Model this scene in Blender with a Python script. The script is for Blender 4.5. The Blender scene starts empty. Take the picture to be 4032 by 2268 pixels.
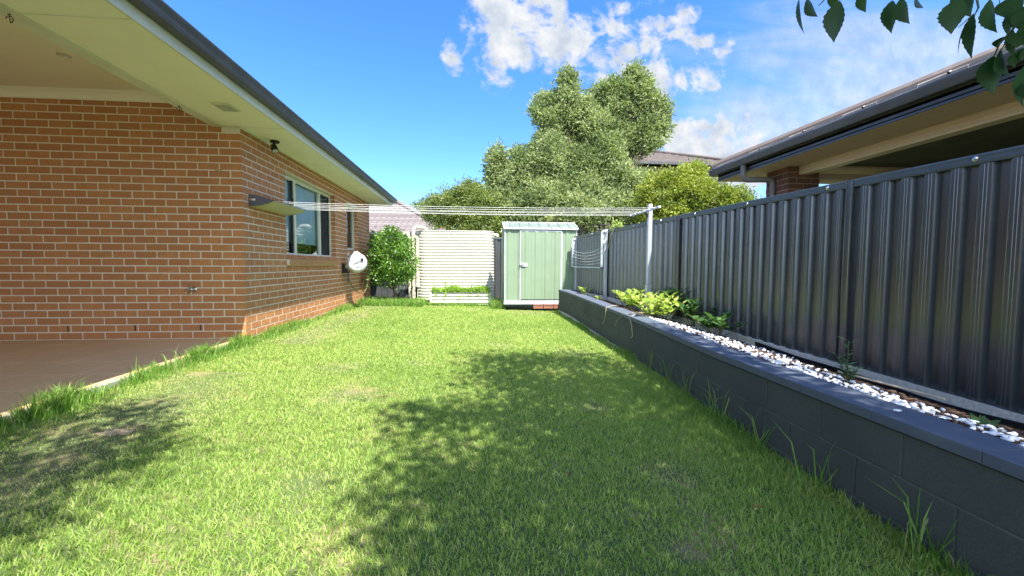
import bpy, math, random
import numpy as np
from mathutils import Vector, Matrix
random.seed(7); rng = np.random.default_rng(11)
S = bpy.context.scene; COL = S.collection
R = math.radians
SUN = Vector((.263, -.567, 1.0)).normalized()      # direction towards the sun

# ---------------------------------------------------------------- materials
def nodes(name):
    m = bpy.data.materials.new(name); m.use_nodes = True
    nt = m.node_tree; b = nt.nodes['Principled BSDF']
    return m, nt, b
def N(nt, t, **k):
    n = nt.nodes.new(t)
    for a, v in k.items():
        if a in n.inputs: n.inputs[a].default_value = v
        else: setattr(n, a, v)
    return n
def L(nt, a, b): nt.links.new(a, b)
def rgb(c): return (c[0], c[1], c[2], 1)
def mixc(nt, fac, a, b):
    n = nt.nodes.new('ShaderNodeMix'); n.data_type = 'RGBA'
    if hasattr(fac, 'links'): L(nt, fac, n.inputs[0])
    else: n.inputs[0].default_value = fac
    for s, v in ((6, a), (7, b)):
        if hasattr(v, 'links'): L(nt, v, n.inputs[s])
        else: n.inputs[s].default_value = rgb(v)
    return n.outputs[2]
def ramp(nt, src, p0, p1, c0=0, c1=1):
    r = nt.nodes.new('ShaderNodeMapRange'); r.interpolation_type = 'SMOOTHSTEP'
    L(nt, src, r.inputs[0]); r.inputs[1].default_value = p0; r.inputs[2].default_value = p1
    r.inputs[3].default_value = c0; r.inputs[4].default_value = c1
    return r.outputs[0]
def noise(nt, scale, detail=4, rough=.6, co=None):
    t = N(nt, 'ShaderNodeTexNoise', Scale=scale, Detail=detail, Roughness=rough)
    if co is None: co = nt.nodes.new('ShaderNodeTexCoord').outputs['Object']
    L(nt, co, t.inputs['Vector']); return t.outputs['Fac']
def mat(name, c, rough=.6, c2=None, scale=3., fine=0, metal=0, spec=.5, bump=0, bscale=60, island=None, coat=0, cut=(.35, .65)):
    m, nt, b = nodes(name)
    b.inputs['Roughness'].default_value = rough; b.inputs['Metallic'].default_value = metal
    b.inputs['Specular IOR Level'].default_value = spec
    out = None
    if c2 is None: c2 = tuple(x * .8 for x in c)
    out = mixc(nt, ramp(nt, noise(nt, scale, 6, .65), *cut), c, c2)
    if fine:
        f = ramp(nt, noise(nt, fine, 3, .6), .35, .65)
        out = mixc(nt, f, out, tuple(x * .72 for x in c))
    if island:
        g = nt.nodes.new('ShaderNodeNewGeometry')
        out = mixc(nt, ramp(nt, g.outputs['Random Per Island'], 0, 1, 0, .9), out, island)
    L(nt, out, b.inputs['Base Color'])
    if coat: b.inputs['Coat Weight'].default_value = coat; b.inputs['Coat Roughness'].default_value = .24; b.inputs['Coat IOR'].default_value = 1.7
    if bump:
        bn = nt.nodes.new('ShaderNodeBump'); bn.inputs['Strength'].default_value = bump; bn.inputs['Distance'].default_value = .004
        L(nt, noise(nt, bscale, 5, .7), bn.inputs['Height']); L(nt, bn.outputs[0], b.inputs['Normal'])
    return m
def leafmat(name, cols, rough=.45, trans=.35, spec=.5, clump=1.2):
    """leaf: three greens mixed by leaf and by clump, with light coming through the blade"""
    m, nt, b = nodes(name)
    g = nt.nodes.new('ShaderNodeNewGeometry')
    a = mixc(nt, ramp(nt, g.outputs['Random Per Island'], 0, 1), cols[0], cols[1])
    out = mixc(nt, ramp(nt, noise(nt, clump, 3, .6), .42, .64), a, cols[2])
    L(nt, out, b.inputs['Base Color']); b.inputs['Roughness'].default_value = rough
    b.inputs['Specular IOR Level'].default_value = spec
    tr = nt.nodes.new('ShaderNodeBsdfTranslucent')
    t2 = mixc(nt, .5, out, (cols[1][0] * 1.6, cols[1][1] * 1.9, cols[1][2] * .6)); L(nt, t2, tr.inputs['Color'])
    mx = nt.nodes.new('ShaderNodeMixShader'); mx.inputs[0].default_value = trans
    L(nt, b.outputs[0], mx.inputs[1]); L(nt, tr.outputs[0], mx.inputs[2])
    L(nt, mx.outputs[0], nt.nodes['Material Output'].inputs[0])
    return m

M = {}
M['brick'] = mat('brick_clay', (.63, .285, .115), .85, (.52, .23, .09), 9, 140, bump=.5, bscale=160, island=(.44, .19, .08), spec=.2)
M['brick_dark'] = mat('brick_brown', (.16, .075, .05), .85, (.11, .055, .04), 9, 120, bump=.5, bscale=160, island=(.2, .09, .06), spec=.2)
M['mortar'] = mat('mortar_cream', (.86, .77, .62), .9, (.80, .71, .56), 14, 90, spec=.1, bump=.4)
M['mortar_tan'] = mat('mortar_tan', (.34, .27, .18), .9, spec=.1)
M['soffit'] = mat('soffit_cream', (.94, .91, .76), .75, (.91, .88, .72), 1.4, bump=.12, bscale=240, spec=.25)
M['ceiling'] = mat('ceiling_cream', (.92, .86, .70), .8, (.89, .82, .66), 1.2, spec=.2)
M['cornice'] = mat('cornice_cream', (.90, .84, .70), .7, (.88, .82, .68), 2, spec=.25)
M['fascia'] = mat('fascia_cream', (.74, .74, .62), .5, (.68, .68, .56), 3)
M['gutter'] = mat('gutter_slate', (.085, .08, .09), .38, (.065, .062, .07), 5, spec=.5)
M['trim'] = mat('window_frame_cream', (.70, .68, .52), .4, (.66, .64, .48), 3)
M['sill'] = mat('brick_sill', (.58, .31, .14), .85, (.50, .26, .12), 12, 120, bump=.5, bscale=160, island=(.5, .27, .13), spec=.2)
M['fence'] = mat('fence_steel', (.128, .144, .156), .27, (.110, .125, .137), 2.2, spec=.8, metal=.7, bump=.03, bscale=400, coat=.25)
M['fence_rail'] = mat('fence_rail_steel', (.085, .105, .115), .35, (.075, .092, .10), 2, spec=.6)
M['fence2'] = mat('fence_steel_back', (.055, .06, .065), .45)
M['fence_brown'] = mat('fence_steel_brown', (.05, .038, .032), .5)
M['block'] = mat('painted_block', (.088, .100, .094), .78, (.062, .072, .068), 2.2, 160, spec=.3, bump=.55, bscale=130)
M['blockraw'] = mat('mortar_joint_dark', (.17, .175, .165), .9, spec=.1)
M['cap'] = mat('painted_cap', (.088, .106, .14), .62, (.125, .142, .17), 5, spec=.4, bump=.25, bscale=150, cut=(.5, .8))
M['concrete'] = mat('concrete_pale', (.70, .68, .60), .9, (.50, .50, .40), 5, 60, spec=.2, bump=.5)
M['slabedge'] = mat('slab_edge', (.46, .44, .38), .85, (.36, .35, .30), 4, 40, spec=.2, bump=.3)
M['soil'] = mat('soil_dark', (.085, .05, .035), .95, (.045, .028, .02), 9, 60, spec=.1, bump=1, bscale=40)
M['bark'] = mat('bark_mulch', (.06, .035, .025), .9, (.035, .022, .017), 9, island=(.12, .075, .05), spec=.2)
M['pebble'] = mat('white_pebble', (.86, .88, .90), .6, (.78, .80, .83), 20, island=(.70, .72, .74), spec=.3)
M['tank'] = mat('tank_cream', (.60, .575, .49), .42, (.56, .535, .455), 2.5, spec=.4)
M['pipe'] = mat('pipe_cream', (.64, .59, .45), .45, (.58, .53, .40), 4)
M['tanktop'] = mat('tank_lid_dark', (.10, .10, .11), .6)
M['shed'] = mat('shed_green', (.20, .27, .18), .5, (.18, .245, .162), 1.5, spec=.4, bump=.04, bscale=40)
M['zinc'] = mat('zinc_white', (.50, .52, .55), .45, (.44, .46, .49), 6, metal=.25)
M['zincroof'] = mat('shed_roof_green', (.17, .20, .18), .5, (.13, .16, .14), 3)
M['redbrick'] = mat('red_brick_block', (.30, .12, .075), .85, (.24, .095, .06), 20)
M['galv'] = mat('galvanised', (.60, .63, .68), .42, (.50, .53, .58), 9, metal=.55)
M['white'] = mat('white_plastic', (.82, .83, .84), .42, (.72, .73, .73), 7, 30)
M['line'] = mat('white_line', (.85, .85, .83), .6)
M['black'] = mat('black_plastic', (.018, .018, .02), .45)
M['greyplastic'] = mat('grey_plastic', (.10, .10, .115), .5, (.085, .085, .10), 8)
M['cassette'] = mat('cassette_pale', (.55, .55, .42), .5, (.48, .48, .37), 6)
M['chrome'] = mat('tap_chrome', (.62, .62, .62), .22, metal=1)
M['steel'] = mat('screw_steel', (.70, .70, .70), .3, metal=.9)
M['hose'] = mat('hose_green', (.10, .12, .045), .5, (.16, .17, .07), 6)
M['rust'] = mat('hook_rust', (.10, .055, .03), .7)
M['rooft'] = mat('roof_tile_grey', (.17, .145, .145), .85, (.125, .105, .108), 1.6, 40, island=(.20, .17, .16), spec=.2)
M['rooft2'] = mat('roof_tile_slate', (.17, .14, .13), .85, (.12, .098, .092), 1.3, 8, spec=.2)
M['rooft3'] = mat('roof_tile_edge', (.40, .36, .33), .8, (.32, .28, .26), 3, 30, spec=.2)
M['dryleaf'] = mat('dry_leaf', (.30, .17, .09), .8)
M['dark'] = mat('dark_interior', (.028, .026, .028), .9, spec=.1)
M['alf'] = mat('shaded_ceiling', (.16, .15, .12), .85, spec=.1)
M['render'] = mat('render_wall', (.34, .30, .25), .85)
M['soffit2'] = mat('soffit_beige', (.60, .43, .34), .75, (.55, .39, .31), 1.3, spec=.2)
M['beam2'] = mat('beam_beige', (.76, .61, .44), .6, (.72, .57, .41), 2)
M['dp'] = mat('downpipe_brown', (.16, .145, .14), .45, (.13, .12, .115), 4)
M['bark_trunk'] = mat('trunk_bark', (.16, .12, .085), .9, (.09, .07, .05), 14, bump=1, bscale=30, spec=.15)
M['blind'] = mat('roller_blind', (.86, .92, .92), .85, (.82, .88, .88), 2)
M['stick'] = mat('cane_stick', (.62, .50, .34), .6)
M['vine'] = mat('vine_stem', (.42, .36, .20), .7)
M['lens'] = mat('lamp_lens', (.65, .65, .62), .12)
M['terracotta'] = mat('dry_clod', (.44, .35, .21), .95, (.26, .19, .11), 30, bump=1, bscale=60)
M['leaf_big'] = leafmat('leaves_grey_green', [(.20, .25, .115), (.31, .345, .155), (.115, .16, .07)], .7, .34, .2)
M['leaf_lime'] = leafmat('leaves_lime', [(.20, .245, .035), (.33, .36, .055), (.11, .155, .028)], .45, .35, .4)
M['leaf_hedge'] = leafmat('leaves_hedge', [(.15, .20, .05), (.24, .28, .07), (.09, .125, .035)], .45, .3, .4)
M['leaf_shrub'] = leafmat('leaves_shrub', [(.10, .21, .03), (.17, .31, .04), (.055, .125, .02)], .32, .3, .6, 3)
M['leaf_near'] = leafmat('leaves_dark', [(.022, .065, .022), (.035, .09, .024), (.018, .05, .020)], .45, .28, .4, 8)
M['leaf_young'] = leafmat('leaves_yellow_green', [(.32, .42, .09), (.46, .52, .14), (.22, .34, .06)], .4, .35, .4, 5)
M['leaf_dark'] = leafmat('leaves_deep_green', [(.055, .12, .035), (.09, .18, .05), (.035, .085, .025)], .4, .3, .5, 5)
M['herb'] = leafmat('leaves_herb', [(.22, .38, .05), (.34, .48, .08), (.14, .26, .03)], .45, .35, .4, 6)
M['twig'] = mat('twig_green', (.10, .12, .045), .6)

def grassmat(name, green, bright, dry, dryamt=(.50, .66), trans=.42):
    m, nt, b = nodes(name)
    g = nt.nodes.new('ShaderNodeNewGeometry'); rnd = g.outputs['Random Per Island']
    a = mixc(nt, ramp(nt, rnd, .1, .95), green, bright)
    at = nt.nodes.new('ShaderNodeAttribute'); at.attribute_name = 'dry'
    d = nt.nodes.new('ShaderNodeMath'); d.operation = 'GREATER_THAN'
    L(nt, at.outputs['Fac'], d.inputs[0]); d.inputs[1].default_value = .5
    out = mixc(nt, d.outputs[0], a, dry)
    co = nt.nodes.new('ShaderNodeTexCoord').outputs['Object']
    out = mixc(nt, ramp(nt, noise(nt, .9, 4, .6, co), .4, .7, 0, .45), out, (green[0] * .75, green[1] * .85, green[2] * .8))
    L(nt, out, b.inputs['Base Color']); b.inputs['Roughness'].default_value = .5
    b.inputs['Specular IOR Level'].default_value = .35
    tr = nt.nodes.new('ShaderNodeBsdfTranslucent')
    t2 = mixc(nt, .45, out, (bright[0] * 1.3, bright[1] * 1.5, bright[2] * .6)); L(nt, t2, tr.inputs['Color'])
    mx = nt.nodes.new('ShaderNodeMixShader'); mx.inputs[0].default_value = trans
    L(nt, b.outputs[0], mx.inputs[1]); L(nt, tr.outputs[0], mx.inputs[2])
    L(nt, mx.outputs[0], nt.nodes['Material Output'].inputs[0])
    return m
M['grass'] = grassmat('lawn_blades', (.20, .325, .055), (.47, .57, .16), (.52, .47, .22))
M['grass_tall'] = grassmat('long_grass_blades', (.12, .26, .035), (.24, .40, .07), (.42, .38, .18))

def groundmat():
    m, nt, b = nodes('lawn_ground')
    co = nt.nodes.new('ShaderNodeTexCoord').outputs['Object']
    a = mixc(nt, ramp(nt, noise(nt, 40, 5, .7, co), .35, .65), (.07, .12, .03), (.11, .13, .045))
    a = mixc(nt, ramp(nt, noise(nt, 2.2, 4, .6, co), .5, .7), a, (.26, .20, .11))
    L(nt, a, b.inputs['Base Color']); b.inputs['Roughness'].default_value = .95
    bn = nt.nodes.new('ShaderNodeBump'); bn.inputs['Strength'].default_value = .8; bn.inputs['Distance'].default_value = .01
    L(nt, noise(nt, 60, 5, .7, co), bn.inputs['Height']); L(nt, bn.outputs[0], b.inputs['Normal'])
    return m
M['ground'] = groundmat()
def tilemat():
    m, nt, b = nodes('patio_tile')
    co = nt.nodes.new('ShaderNodeTexCoord').outputs['Object']
    t = nt.nodes.new('ShaderNodeTexBrick'); t.offset = 0.0; L(nt, co, t.inputs['Vector'])
    t.inputs['Scale'].default_value = 1; t.inputs['Brick Width'].default_value = .45; t.inputs['Row Height'].default_value = .45
    t.inputs['Mortar Size'].default_value = .006; t.inputs['Mortar Smooth'].default_value = 0
    t.inputs['Color1'].default_value = rgb((.68, .45, .25)); t.inputs['Color2'].default_value = rgb((.70, .47, .265))
    t.inputs['Mortar'].default_value = rgb((.85, .68, .50))
    o = mixc(nt, ramp(nt, noise(nt, 3, 5, .6, co), .35, .7, 0, .5), t.outputs['Color'], (.58, .385, .215))
    L(nt, o, b.inputs['Base Color']); b.inputs['Roughness'].default_value = .5
    return m
M['tile'] = tilemat()
def glassmat():
    m, nt, b = nodes('window_glass')
    gl = nt.nodes.new('ShaderNodeBsdfGlossy'); gl.inputs['Roughness'].default_value = .015; gl.inputs['Color'].default_value = (.9, .95, .95, 1)
    tr = nt.nodes.new('ShaderNodeBsdfTransparent'); tr.inputs['Color'].default_value = (.82, .9, .88, 1)
    fr = nt.nodes.new('ShaderNodeFresnel'); fr.inputs['IOR'].default_value = 1.6
    bn = nt.nodes.new('ShaderNodeBump'); bn.inputs['Strength'].default_value = .05; bn.inputs['Distance'].default_value = .02
    L(nt, noise(nt, 2.5, 2, .5), bn.inputs['Height']); L(nt, bn.outputs[0], gl.inputs['Normal'])
    mx = nt.nodes.new('ShaderNodeMixShader'); L(nt, fr.outputs[0], mx.inputs[0]); L(nt, tr.outputs[0], mx.inputs[1]); L(nt, gl.outputs[0], mx.inputs[2])
    L(nt, mx.outputs[0], nt.nodes['Material Output'].inputs[0]); return m
M['glass'] = glassmat()
def screenmat():
    m, nt, b = nodes('insect_screen')
    b.inputs['Base Color'].default_value = (.03, .03, .035, 1); b.inputs['Roughness'].default_value = .7
    tr = nt.nodes.new('ShaderNodeBsdfTransparent')
    mx = nt.nodes.new('ShaderNodeMixShader'); mx.inputs[0].default_value = .55
    L(nt, tr.outputs[0], mx.inputs[1]); L(nt, b.outputs[0], mx.inputs[2])
    L(nt, mx.outputs[0], nt.nodes['Material Output'].inputs[0]); return m
M['screen'] = screenmat()

# ---------------------------------------------------------------- mesh helpers
class MB:
    def __init__(s): s.v = []; s.f = []
    def add(s, vs, fs):
        o = len(s.v); s.v += [tuple(p) for p in vs]; s.f += [tuple(i + o for i in f) for f in fs]; return s
    def box(s, x0, y0, z0, x1, y1, z1):
        vs = [(x, y, z) for z in (z0, z1) for y in (y0, y1) for x in (x0, x1)]
        return s.add(vs, [(0, 2, 3, 1), (4, 5, 7, 6), (0, 1, 5, 4), (2, 6, 7, 3), (0, 4, 6, 2), (1, 3, 7, 5)])
    def frame(s, c, u, v, w, hu, hv, hw):
        """box at c with unit axes u v w and half sizes"""
        c = Vector(c); vs = [c + u * (a * hu) + v * (b * hv) + w * (d * hw) for d in (-1, 1) for b in (-1, 1) for a in (-1, 1)]
        return s.add(vs, [(0, 2, 3, 1), (4, 5, 7, 6), (0, 1, 5, 4), (2, 6, 7, 3), (0, 4, 6, 2), (1, 3, 7, 5)])
    def bar(s, a, b, w, h):
        a = Vector(a); b = Vector(b); d = b - a; l = d.length; d.normalize()
        up = Vector((0, 0, 1)) if abs(d.z) < .9 else Vector((0, 1, 0))
        x = d.cross(up).normalized(); y = x.cross(d)
        return s.frame((a + b) / 2, x, d, y, w / 2, l / 2, h / 2)
    def tube(s, pts, r, n=10, cap=True):
        pts = [Vector(p) for p in pts]; k = len(pts)
        rs = r if isinstance(r, (list, tuple)) else [r] * k
        vs = []; ref = Vector((.13, .21, 1)).normalized(); px = None
        for i, p in enumerate(pts):
            t = (pts[min(i + 1, k - 1)] - pts[max(i - 1, 0)]).normalized()
            if px is None:
                x = t.cross(ref)
                if x.length < .1: x = t.cross(Vector((1, 0, 0)))
            else: x = px - t * px.dot(t)
            x.normalize(); px = x; y = t.cross(x)
            vs += [p + (x * math.cos(a) + y * math.sin(a)) * rs[i] for a in [2 * math.pi * j / n for j in range(n)]]
        fs = [(i * n + j, i * n + (j + 1) % n, (i + 1) * n + (j + 1) % n, (i + 1) * n + j) for i in range(k - 1) for j in range(n)]
        if cap: fs += [tuple(range(n))[::-1], tuple(range((k - 1) * n, k * n))]
        return s.add(vs, fs)
    def lathe(s, c, axis, prof, n=20):
        """prof: (distance along axis, radius)"""
        c = Vector(c); ax = Vector(axis).normalized(); x = ax.orthogonal().normalized(); y = ax.cross(x)
        vs = [c + ax * d + (x * math.cos(a) + y * math.sin(a)) * r for d, r in prof for a in [2 * math.pi * j / n for j in range(n)]]
        k = len(prof)
        fs = [(i * n + j, i * n + (j + 1) % n, (i + 1) * n + (j + 1) % n, (i + 1) * n + j) for i in range(k - 1) for j in range(n)]
        fs += [tuple(range(n))[::-1], tuple(range((k - 1) * n, k * n))]
        return s.add(vs, fs)
    def prism(s, poly, a, b):
        """poly: list of 3D points; extruded by vector b-a offset"""
        d = Vector(b) - Vector(a); n = len(poly); P = [Vector(p) for p in poly]
        return s.add(P + [p + d for p in P], [tuple(range(n))[::-1], tuple(range(n, 2 * n))] + [(i, (i + 1) % n, n + (i + 1) % n, n + i) for i in range(n)])
    def sweep(s, path, prof, side=1, closed=True):
        """path: XY points; prof: (outward offset, z); mitred"""
        P = [Vector(p) for p in path]; k = len(P); ns = []
        for i in range(k):
            segs = []
            if i > 0: segs.append((P[i] - P[i - 1]).normalized())
            if i < k - 1: segs.append((P[i + 1] - P[i]).normalized())
            nn = [Vector((d.y, -d.x)) * side for d in segs]
            if len(nn) == 2:
                h = (nn[0] + nn[1]).normalized(); h = h / max(.3, h.dot(nn[0]))
            else: h = nn[0]
            ns.append(h)
        m = len(prof)
        vs = [(P[i].x + ns[i].x * o, P[i].y + ns[i].y * o, z) for i in range(k) for o, z in prof]
        rng_ = range(m) if closed else range(m - 1)
        fs = [(i * m + j, i * m + (j + 1) % m, (i + 1) * m + (j + 1) % m, (i + 1) * m + j) for i in range(k - 1) for j in rng_]
        if closed: fs += [tuple(range(m))[::-1], tuple(range((k - 1) * m, k * m))]
        return s.add(vs, fs)
    def build(s, name, m, parent=None, smooth=False, bevel=0, loc=None, label=None):
        off = Vector((0, 0, 0)); p = parent
        while p: off += p.location; p = p.parent
        if loc is not None: off += Vector(loc)
        me = bpy.data.meshes.new(name)
        me.from_pydata([(x - off.x, y - off.y, z - off.z) for x, y, z in s.v], [], s.f); me.update()
        bmfix(me)
        me.materials.append(M[m] if isinstance(m, str) else m)
        if smooth:
            me.polygons.foreach_set('use_smooth', [True] * len(me.polygons))
            try: me.set_sharp_from_angle(angle=R(38))
            except Exception: pass
        o = bpy.data.objects.new(name, me); COL.objects.link(o)
        if parent: o.parent = parent
        if loc is not None: o.location = loc
        if bevel:
            b = o.modifiers.new('bevel', 'BEVEL'); b.width = bevel; b.segments = 2; b.limit_method = 'ANGLE'
        if label: o['label'] = label
        return o
import bmesh
def bmfix(me):
    if len(me.polygons) > 60000: return
    bm = bmesh.new(); bm.from_mesh(me); bmesh.ops.recalc_face_normals(bm, faces=bm.faces); bm.to_mesh(me); bm.free()
def tag(o, label=None, cat=None, group=None, kind=None):
    if label: o['label'] = label
    if cat: o['category'] = cat
    if group: o['group'] = group
    if kind: o['kind'] = kind
    return o
def thing(name, label, cat, loc, group=None):
    o = bpy.data.objects.new(name, None); COL.objects.link(o); o.location = loc; o.empty_display_size = .1
    return tag(o, label, cat, group)
def copytree(o, loc, label=None):
    r = o.copy(); COL.objects.link(r); r.location = loc
    if label: r['label'] = label
    for ch in list(o.children):
        c = ch.copy(); COL.objects.link(c); c.parent = r
        for g in ch.children:
            d = g.copy(); COL.objects.link(d); d.parent = c
    return r
def npmesh(name, V, F, m, parent=None, loc=(0, 0, 0), attr=None):
    """V (n,3); F (k,3|4) int array, or list of such arrays"""
    Fs = F if isinstance(F, list) else [F]
    off = np.array(loc, float)
    me = bpy.data.meshes.new(name); me.vertices.add(len(V)); me.vertices.foreach_set('co', (V - off).astype(np.float32).ravel())
    tot = np.concatenate([np.full(len(f), f.shape[1], np.int32) for f in Fs])
    idx = np.concatenate([f.ravel() for f in Fs]).astype(np.int32)
    me.loops.add(len(idx)); me.loops.foreach_set('vertex_index', idx)
    me.polygons.add(len(tot)); st = np.concatenate([[0], np.cumsum(tot)[:-1]]).astype(np.int32)
    me.polygons.foreach_set('loop_start', st); me.polygons.foreach_set('loop_total', tot)
    if attr is not None:
        for an, av in attr.items():
            a = me.attributes.new(an, 'FLOAT', 'POINT'); a.data.foreach_set('value', av.astype(np.float32))
    me.update(calc_edges=True); me.materials.append(M[m])
    o = bpy.data.objects.new(name, me); COL.objects.link(o)
    if parent: o.parent = parent
    else: o.location = loc
    return o

# ---------------------------------------------------------------- layout functions
def gz(x, y=0): return -1.035 - .03 * np.clip(x, -3.5, 2.5)            # lawn level
def fx(y): return 3.28 - .092 * y                                      # side fence line
WY = [-1.0, .3, 1.1, 2.0, 2.9, 3.6, 4.3, 5.2, 6.1, 7.0, 8.0, 8.8, 9.3]
WX = [1.70, 1.71, 1.715, 1.722, 1.745, 1.80, 1.855, 1.885, 1.905, 1.925, 1.95, 1.955, 1.90]
def wx(y): return float(np.interp(y, WY, WX))
def capz(y): return -.62 + .075 * min(1, max(0, (y - 4) / 5.4))
def plz(y): return min(-.60, -.84 + .042 * (y - 2))

# ---------------------------------------------------------------- ground
def grid(xs, ys, fz, name, m, kind='structure'):
    V = np.array([(x, y, fz(x, y)) for y in ys for x in xs]); n = len(xs)
    F = np.array([(j * n + i, j * n + i + 1, (j + 1) * n + i + 1, (j + 1) * n + i) for j in range(len(ys) - 1) for i in range(n - 1)])
    o = npmesh(name, V, F, m); tag(o, kind=kind); return o
grid([-400, -60, -12, -3.5, -3, -2, -1, 0, 1, 1.7, 2.5, 6, 40, 400], [-400, -40, -8, -2, 0, 3, 6, 9, 12, 40, 400], lambda x, y: float(gz(x)), 'ground', 'ground')
b = MB(); b.box(-9, -4, -1.15, -2.76, 5.248, -.885)
slab = b.build('patio_floor', 'tile', bevel=.012); tag(slab, kind='structure')
b = MB(); b.box(-2.759, -4, -1.15, -2.735, 5.24, -.895); tag(b.build('patio_edge', 'slabedge', bevel=.008), kind='structure')
# bed surface between the wall and the side fence
ysb = np.linspace(-1, 9.6, 60); ts = np.linspace(0, 1, 14); V = []; 
for y in ysb:
    x0 = wx(y) + .18; x1 = fx(y) + .02
    for t in ts:
        V.append((x0 + (x1 - x0) * t, y, (capz(y) - .014) * (1 - t) + (plz(y) - .085) * t + .012 * math.sin(y * 9 + t * 11) * math.sin(y * 4.3 - t * 7)))
n = len(ts); F = np.array([(j * n + i, j * n + i + 1, (j + 1) * n + i + 1, (j + 1) * n + i) for j in range(len(ysb) - 1) for i in range(n - 1)])
tag(npmesh('garden_bed', np.array(V), F, 'soil'), kind='structure')

# ---------------------------------------------------------------- brick house
XC, YC, ZT = -2.72, 5.25, 1.608
house = thing('brick_house', 'orange brick house with a covered patio, cream eaves and slate gutter on the left', 'house', (XC, YC, -1.0))
BL, BH2, MJ = .24, .086, .0135
def brickrow(bm, axis, a0, a1, z0, z1, phase, plane, out, holes=(), dep=.03):
    """bricks along axis from a0 to a1 as real blocks; plane = mortar plane, out = direction sign of the face"""
    a = a0 + phase - BL
    while a < a1:
        s0, s1 = max(a + MJ / 2, a0), min(a + BL - MJ / 2, a1)
        segs = [(s0, s1)] if s1 - s0 > .012 else []
        for h0, h1, hz0, hz1 in holes:
            if z1 > hz0 + .02 and z0 < hz1 - .02:
                ns = []
                for p, q in segs:
                    if q <= h0 or p >= h1: ns.append((p, q))
                    else:
                        if p < h0 - .012: ns.append((p, h0))
                        if q > h1 + .012: ns.append((h1, q))
                segs = ns
        for p, q in segs:
            j = random.uniform(-.0012, .0012); f = plane + out * (.0022 + j * .6); bk = plane - out * dep
            if axis == 'x': bm.box(p, min(f, bk), z0 + random.uniform(-.001, .001), q, max(f, bk), z1)
            else: bm.box(min(f, bk), p, z0 + random.uniform(-.001, .001), max(f, bk), q, z1)
        a += BL
bf = MB(); bs = MB()
W1 = (6.39, 8.57, .12, 1.34); W2 = (9.34, 10.17, .32, 1.30)
for n in range(-3, 32):
    zt = ZT - BH2 * n; z1 = zt - MJ / 2; z0 = zt - BH2 + MJ / 2
    if z1 < -1.1: continue
    odd = n % 2
    # front wall: joint centres at XC-.12-.24k (even rows) or XC-.24k (odd rows)
    a0 = -9.0; ph = ((XC - (.12 if not odd else 0) - a0) % BL)
    if z0 > -.9: brickrow(bf, 'x', a0, XC + .0045 if z1 < 1.6 else -2.925, max(z0, -.884), z1, ph, YC, -1)
    if z0 < 1.58: brickrow(bs, 'y', YC - .0045, 11.28, z0, min(z1, 1.598), (.12 if odd else 0) + .0045, XC, 1, (W1, W2))
bf.build('wall', 'brick', house)
bs.build('wall', 'brick', house)
b = MB(); b.box(-9, YC, -1.2, XC - .001, YC + .1, 1.86)
b.build('mortar', 'mortar', house)
b = MB()                                                                # side wall body with the two window openings
ys = [YC, W1[0], W1[1], W2[0], W2[1], 11.28]
b.box(XC - .11, ys[0] + .1, -1.2, XC, ys[1], 1.598); b.box(XC - .11, ys[2], -1.2, XC, ys[3], 1.598); b.box(XC - .11, ys[4], -1.2, XC, ys[5], 1.598)
for w in (W1, W2):
    b.box(XC - .11, w[0], -1.2, XC, w[1], w[2] - .115); b.box(XC - .11, w[0], w[3] + .003, XC, w[1], 1.598)
b.build('mortar', 'mortar', house)
for w, sd in ((W1, 0), (W1, 1), (W2, 0), (W2, 1)):                       # reveals of brick ends
    b = MB()
    for n in range(-1, 20):
        zt = ZT - BH2 * n; z1 = min(zt - MJ / 2, w[3]); z0 = max(zt - BH2 + MJ / 2, w[2] - .06)
        if z1 - z0 > .02:
            if sd: b.box(XC - .105, w[1] - .004, z0, XC - .003, w[1] + .03, z1)
            else: b.box(XC - .105, w[0] - .03, z0, XC - .003, w[0] + .004, z1)
    b.build('window_reveal', 'brick', house)
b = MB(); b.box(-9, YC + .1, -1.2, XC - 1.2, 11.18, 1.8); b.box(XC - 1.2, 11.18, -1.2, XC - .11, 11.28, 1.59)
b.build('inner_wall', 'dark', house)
b = MB(); b.box(-9, -5, -1.2, -8.9, YC, 2); b.build('wall', 'brick', house)
# sills of angled bricks on edge
for w in (W1, W2):
    b = MB(); k = int((w[1] - w[0] + .07) / .0765); zt = w[2] - .005
    for i in range(k):
        y0 = w[0] + .0 + i * .0765
        b.prism([(XC - .10, y0 + .004, zt), (XC + .058, y0 + .004, zt - .050), (XC + .040, y0 + .004, zt - .135), (XC - .10, y0 + .004, zt - .11)], (0, 0, 0), (0, .0685, 0))
    b.build('window_sill', 'sill', house)
    b = MB(); b.prism([(XC - .10, w[0], zt - .003), (XC + .050, w[0], zt - .055), (XC + .034, w[0], zt - .130), (XC - .10, w[0], zt - .118)], (0, 0, 0), (0, k * .0765, 0))
    b.build('mortar', 'mortar', house)
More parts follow.
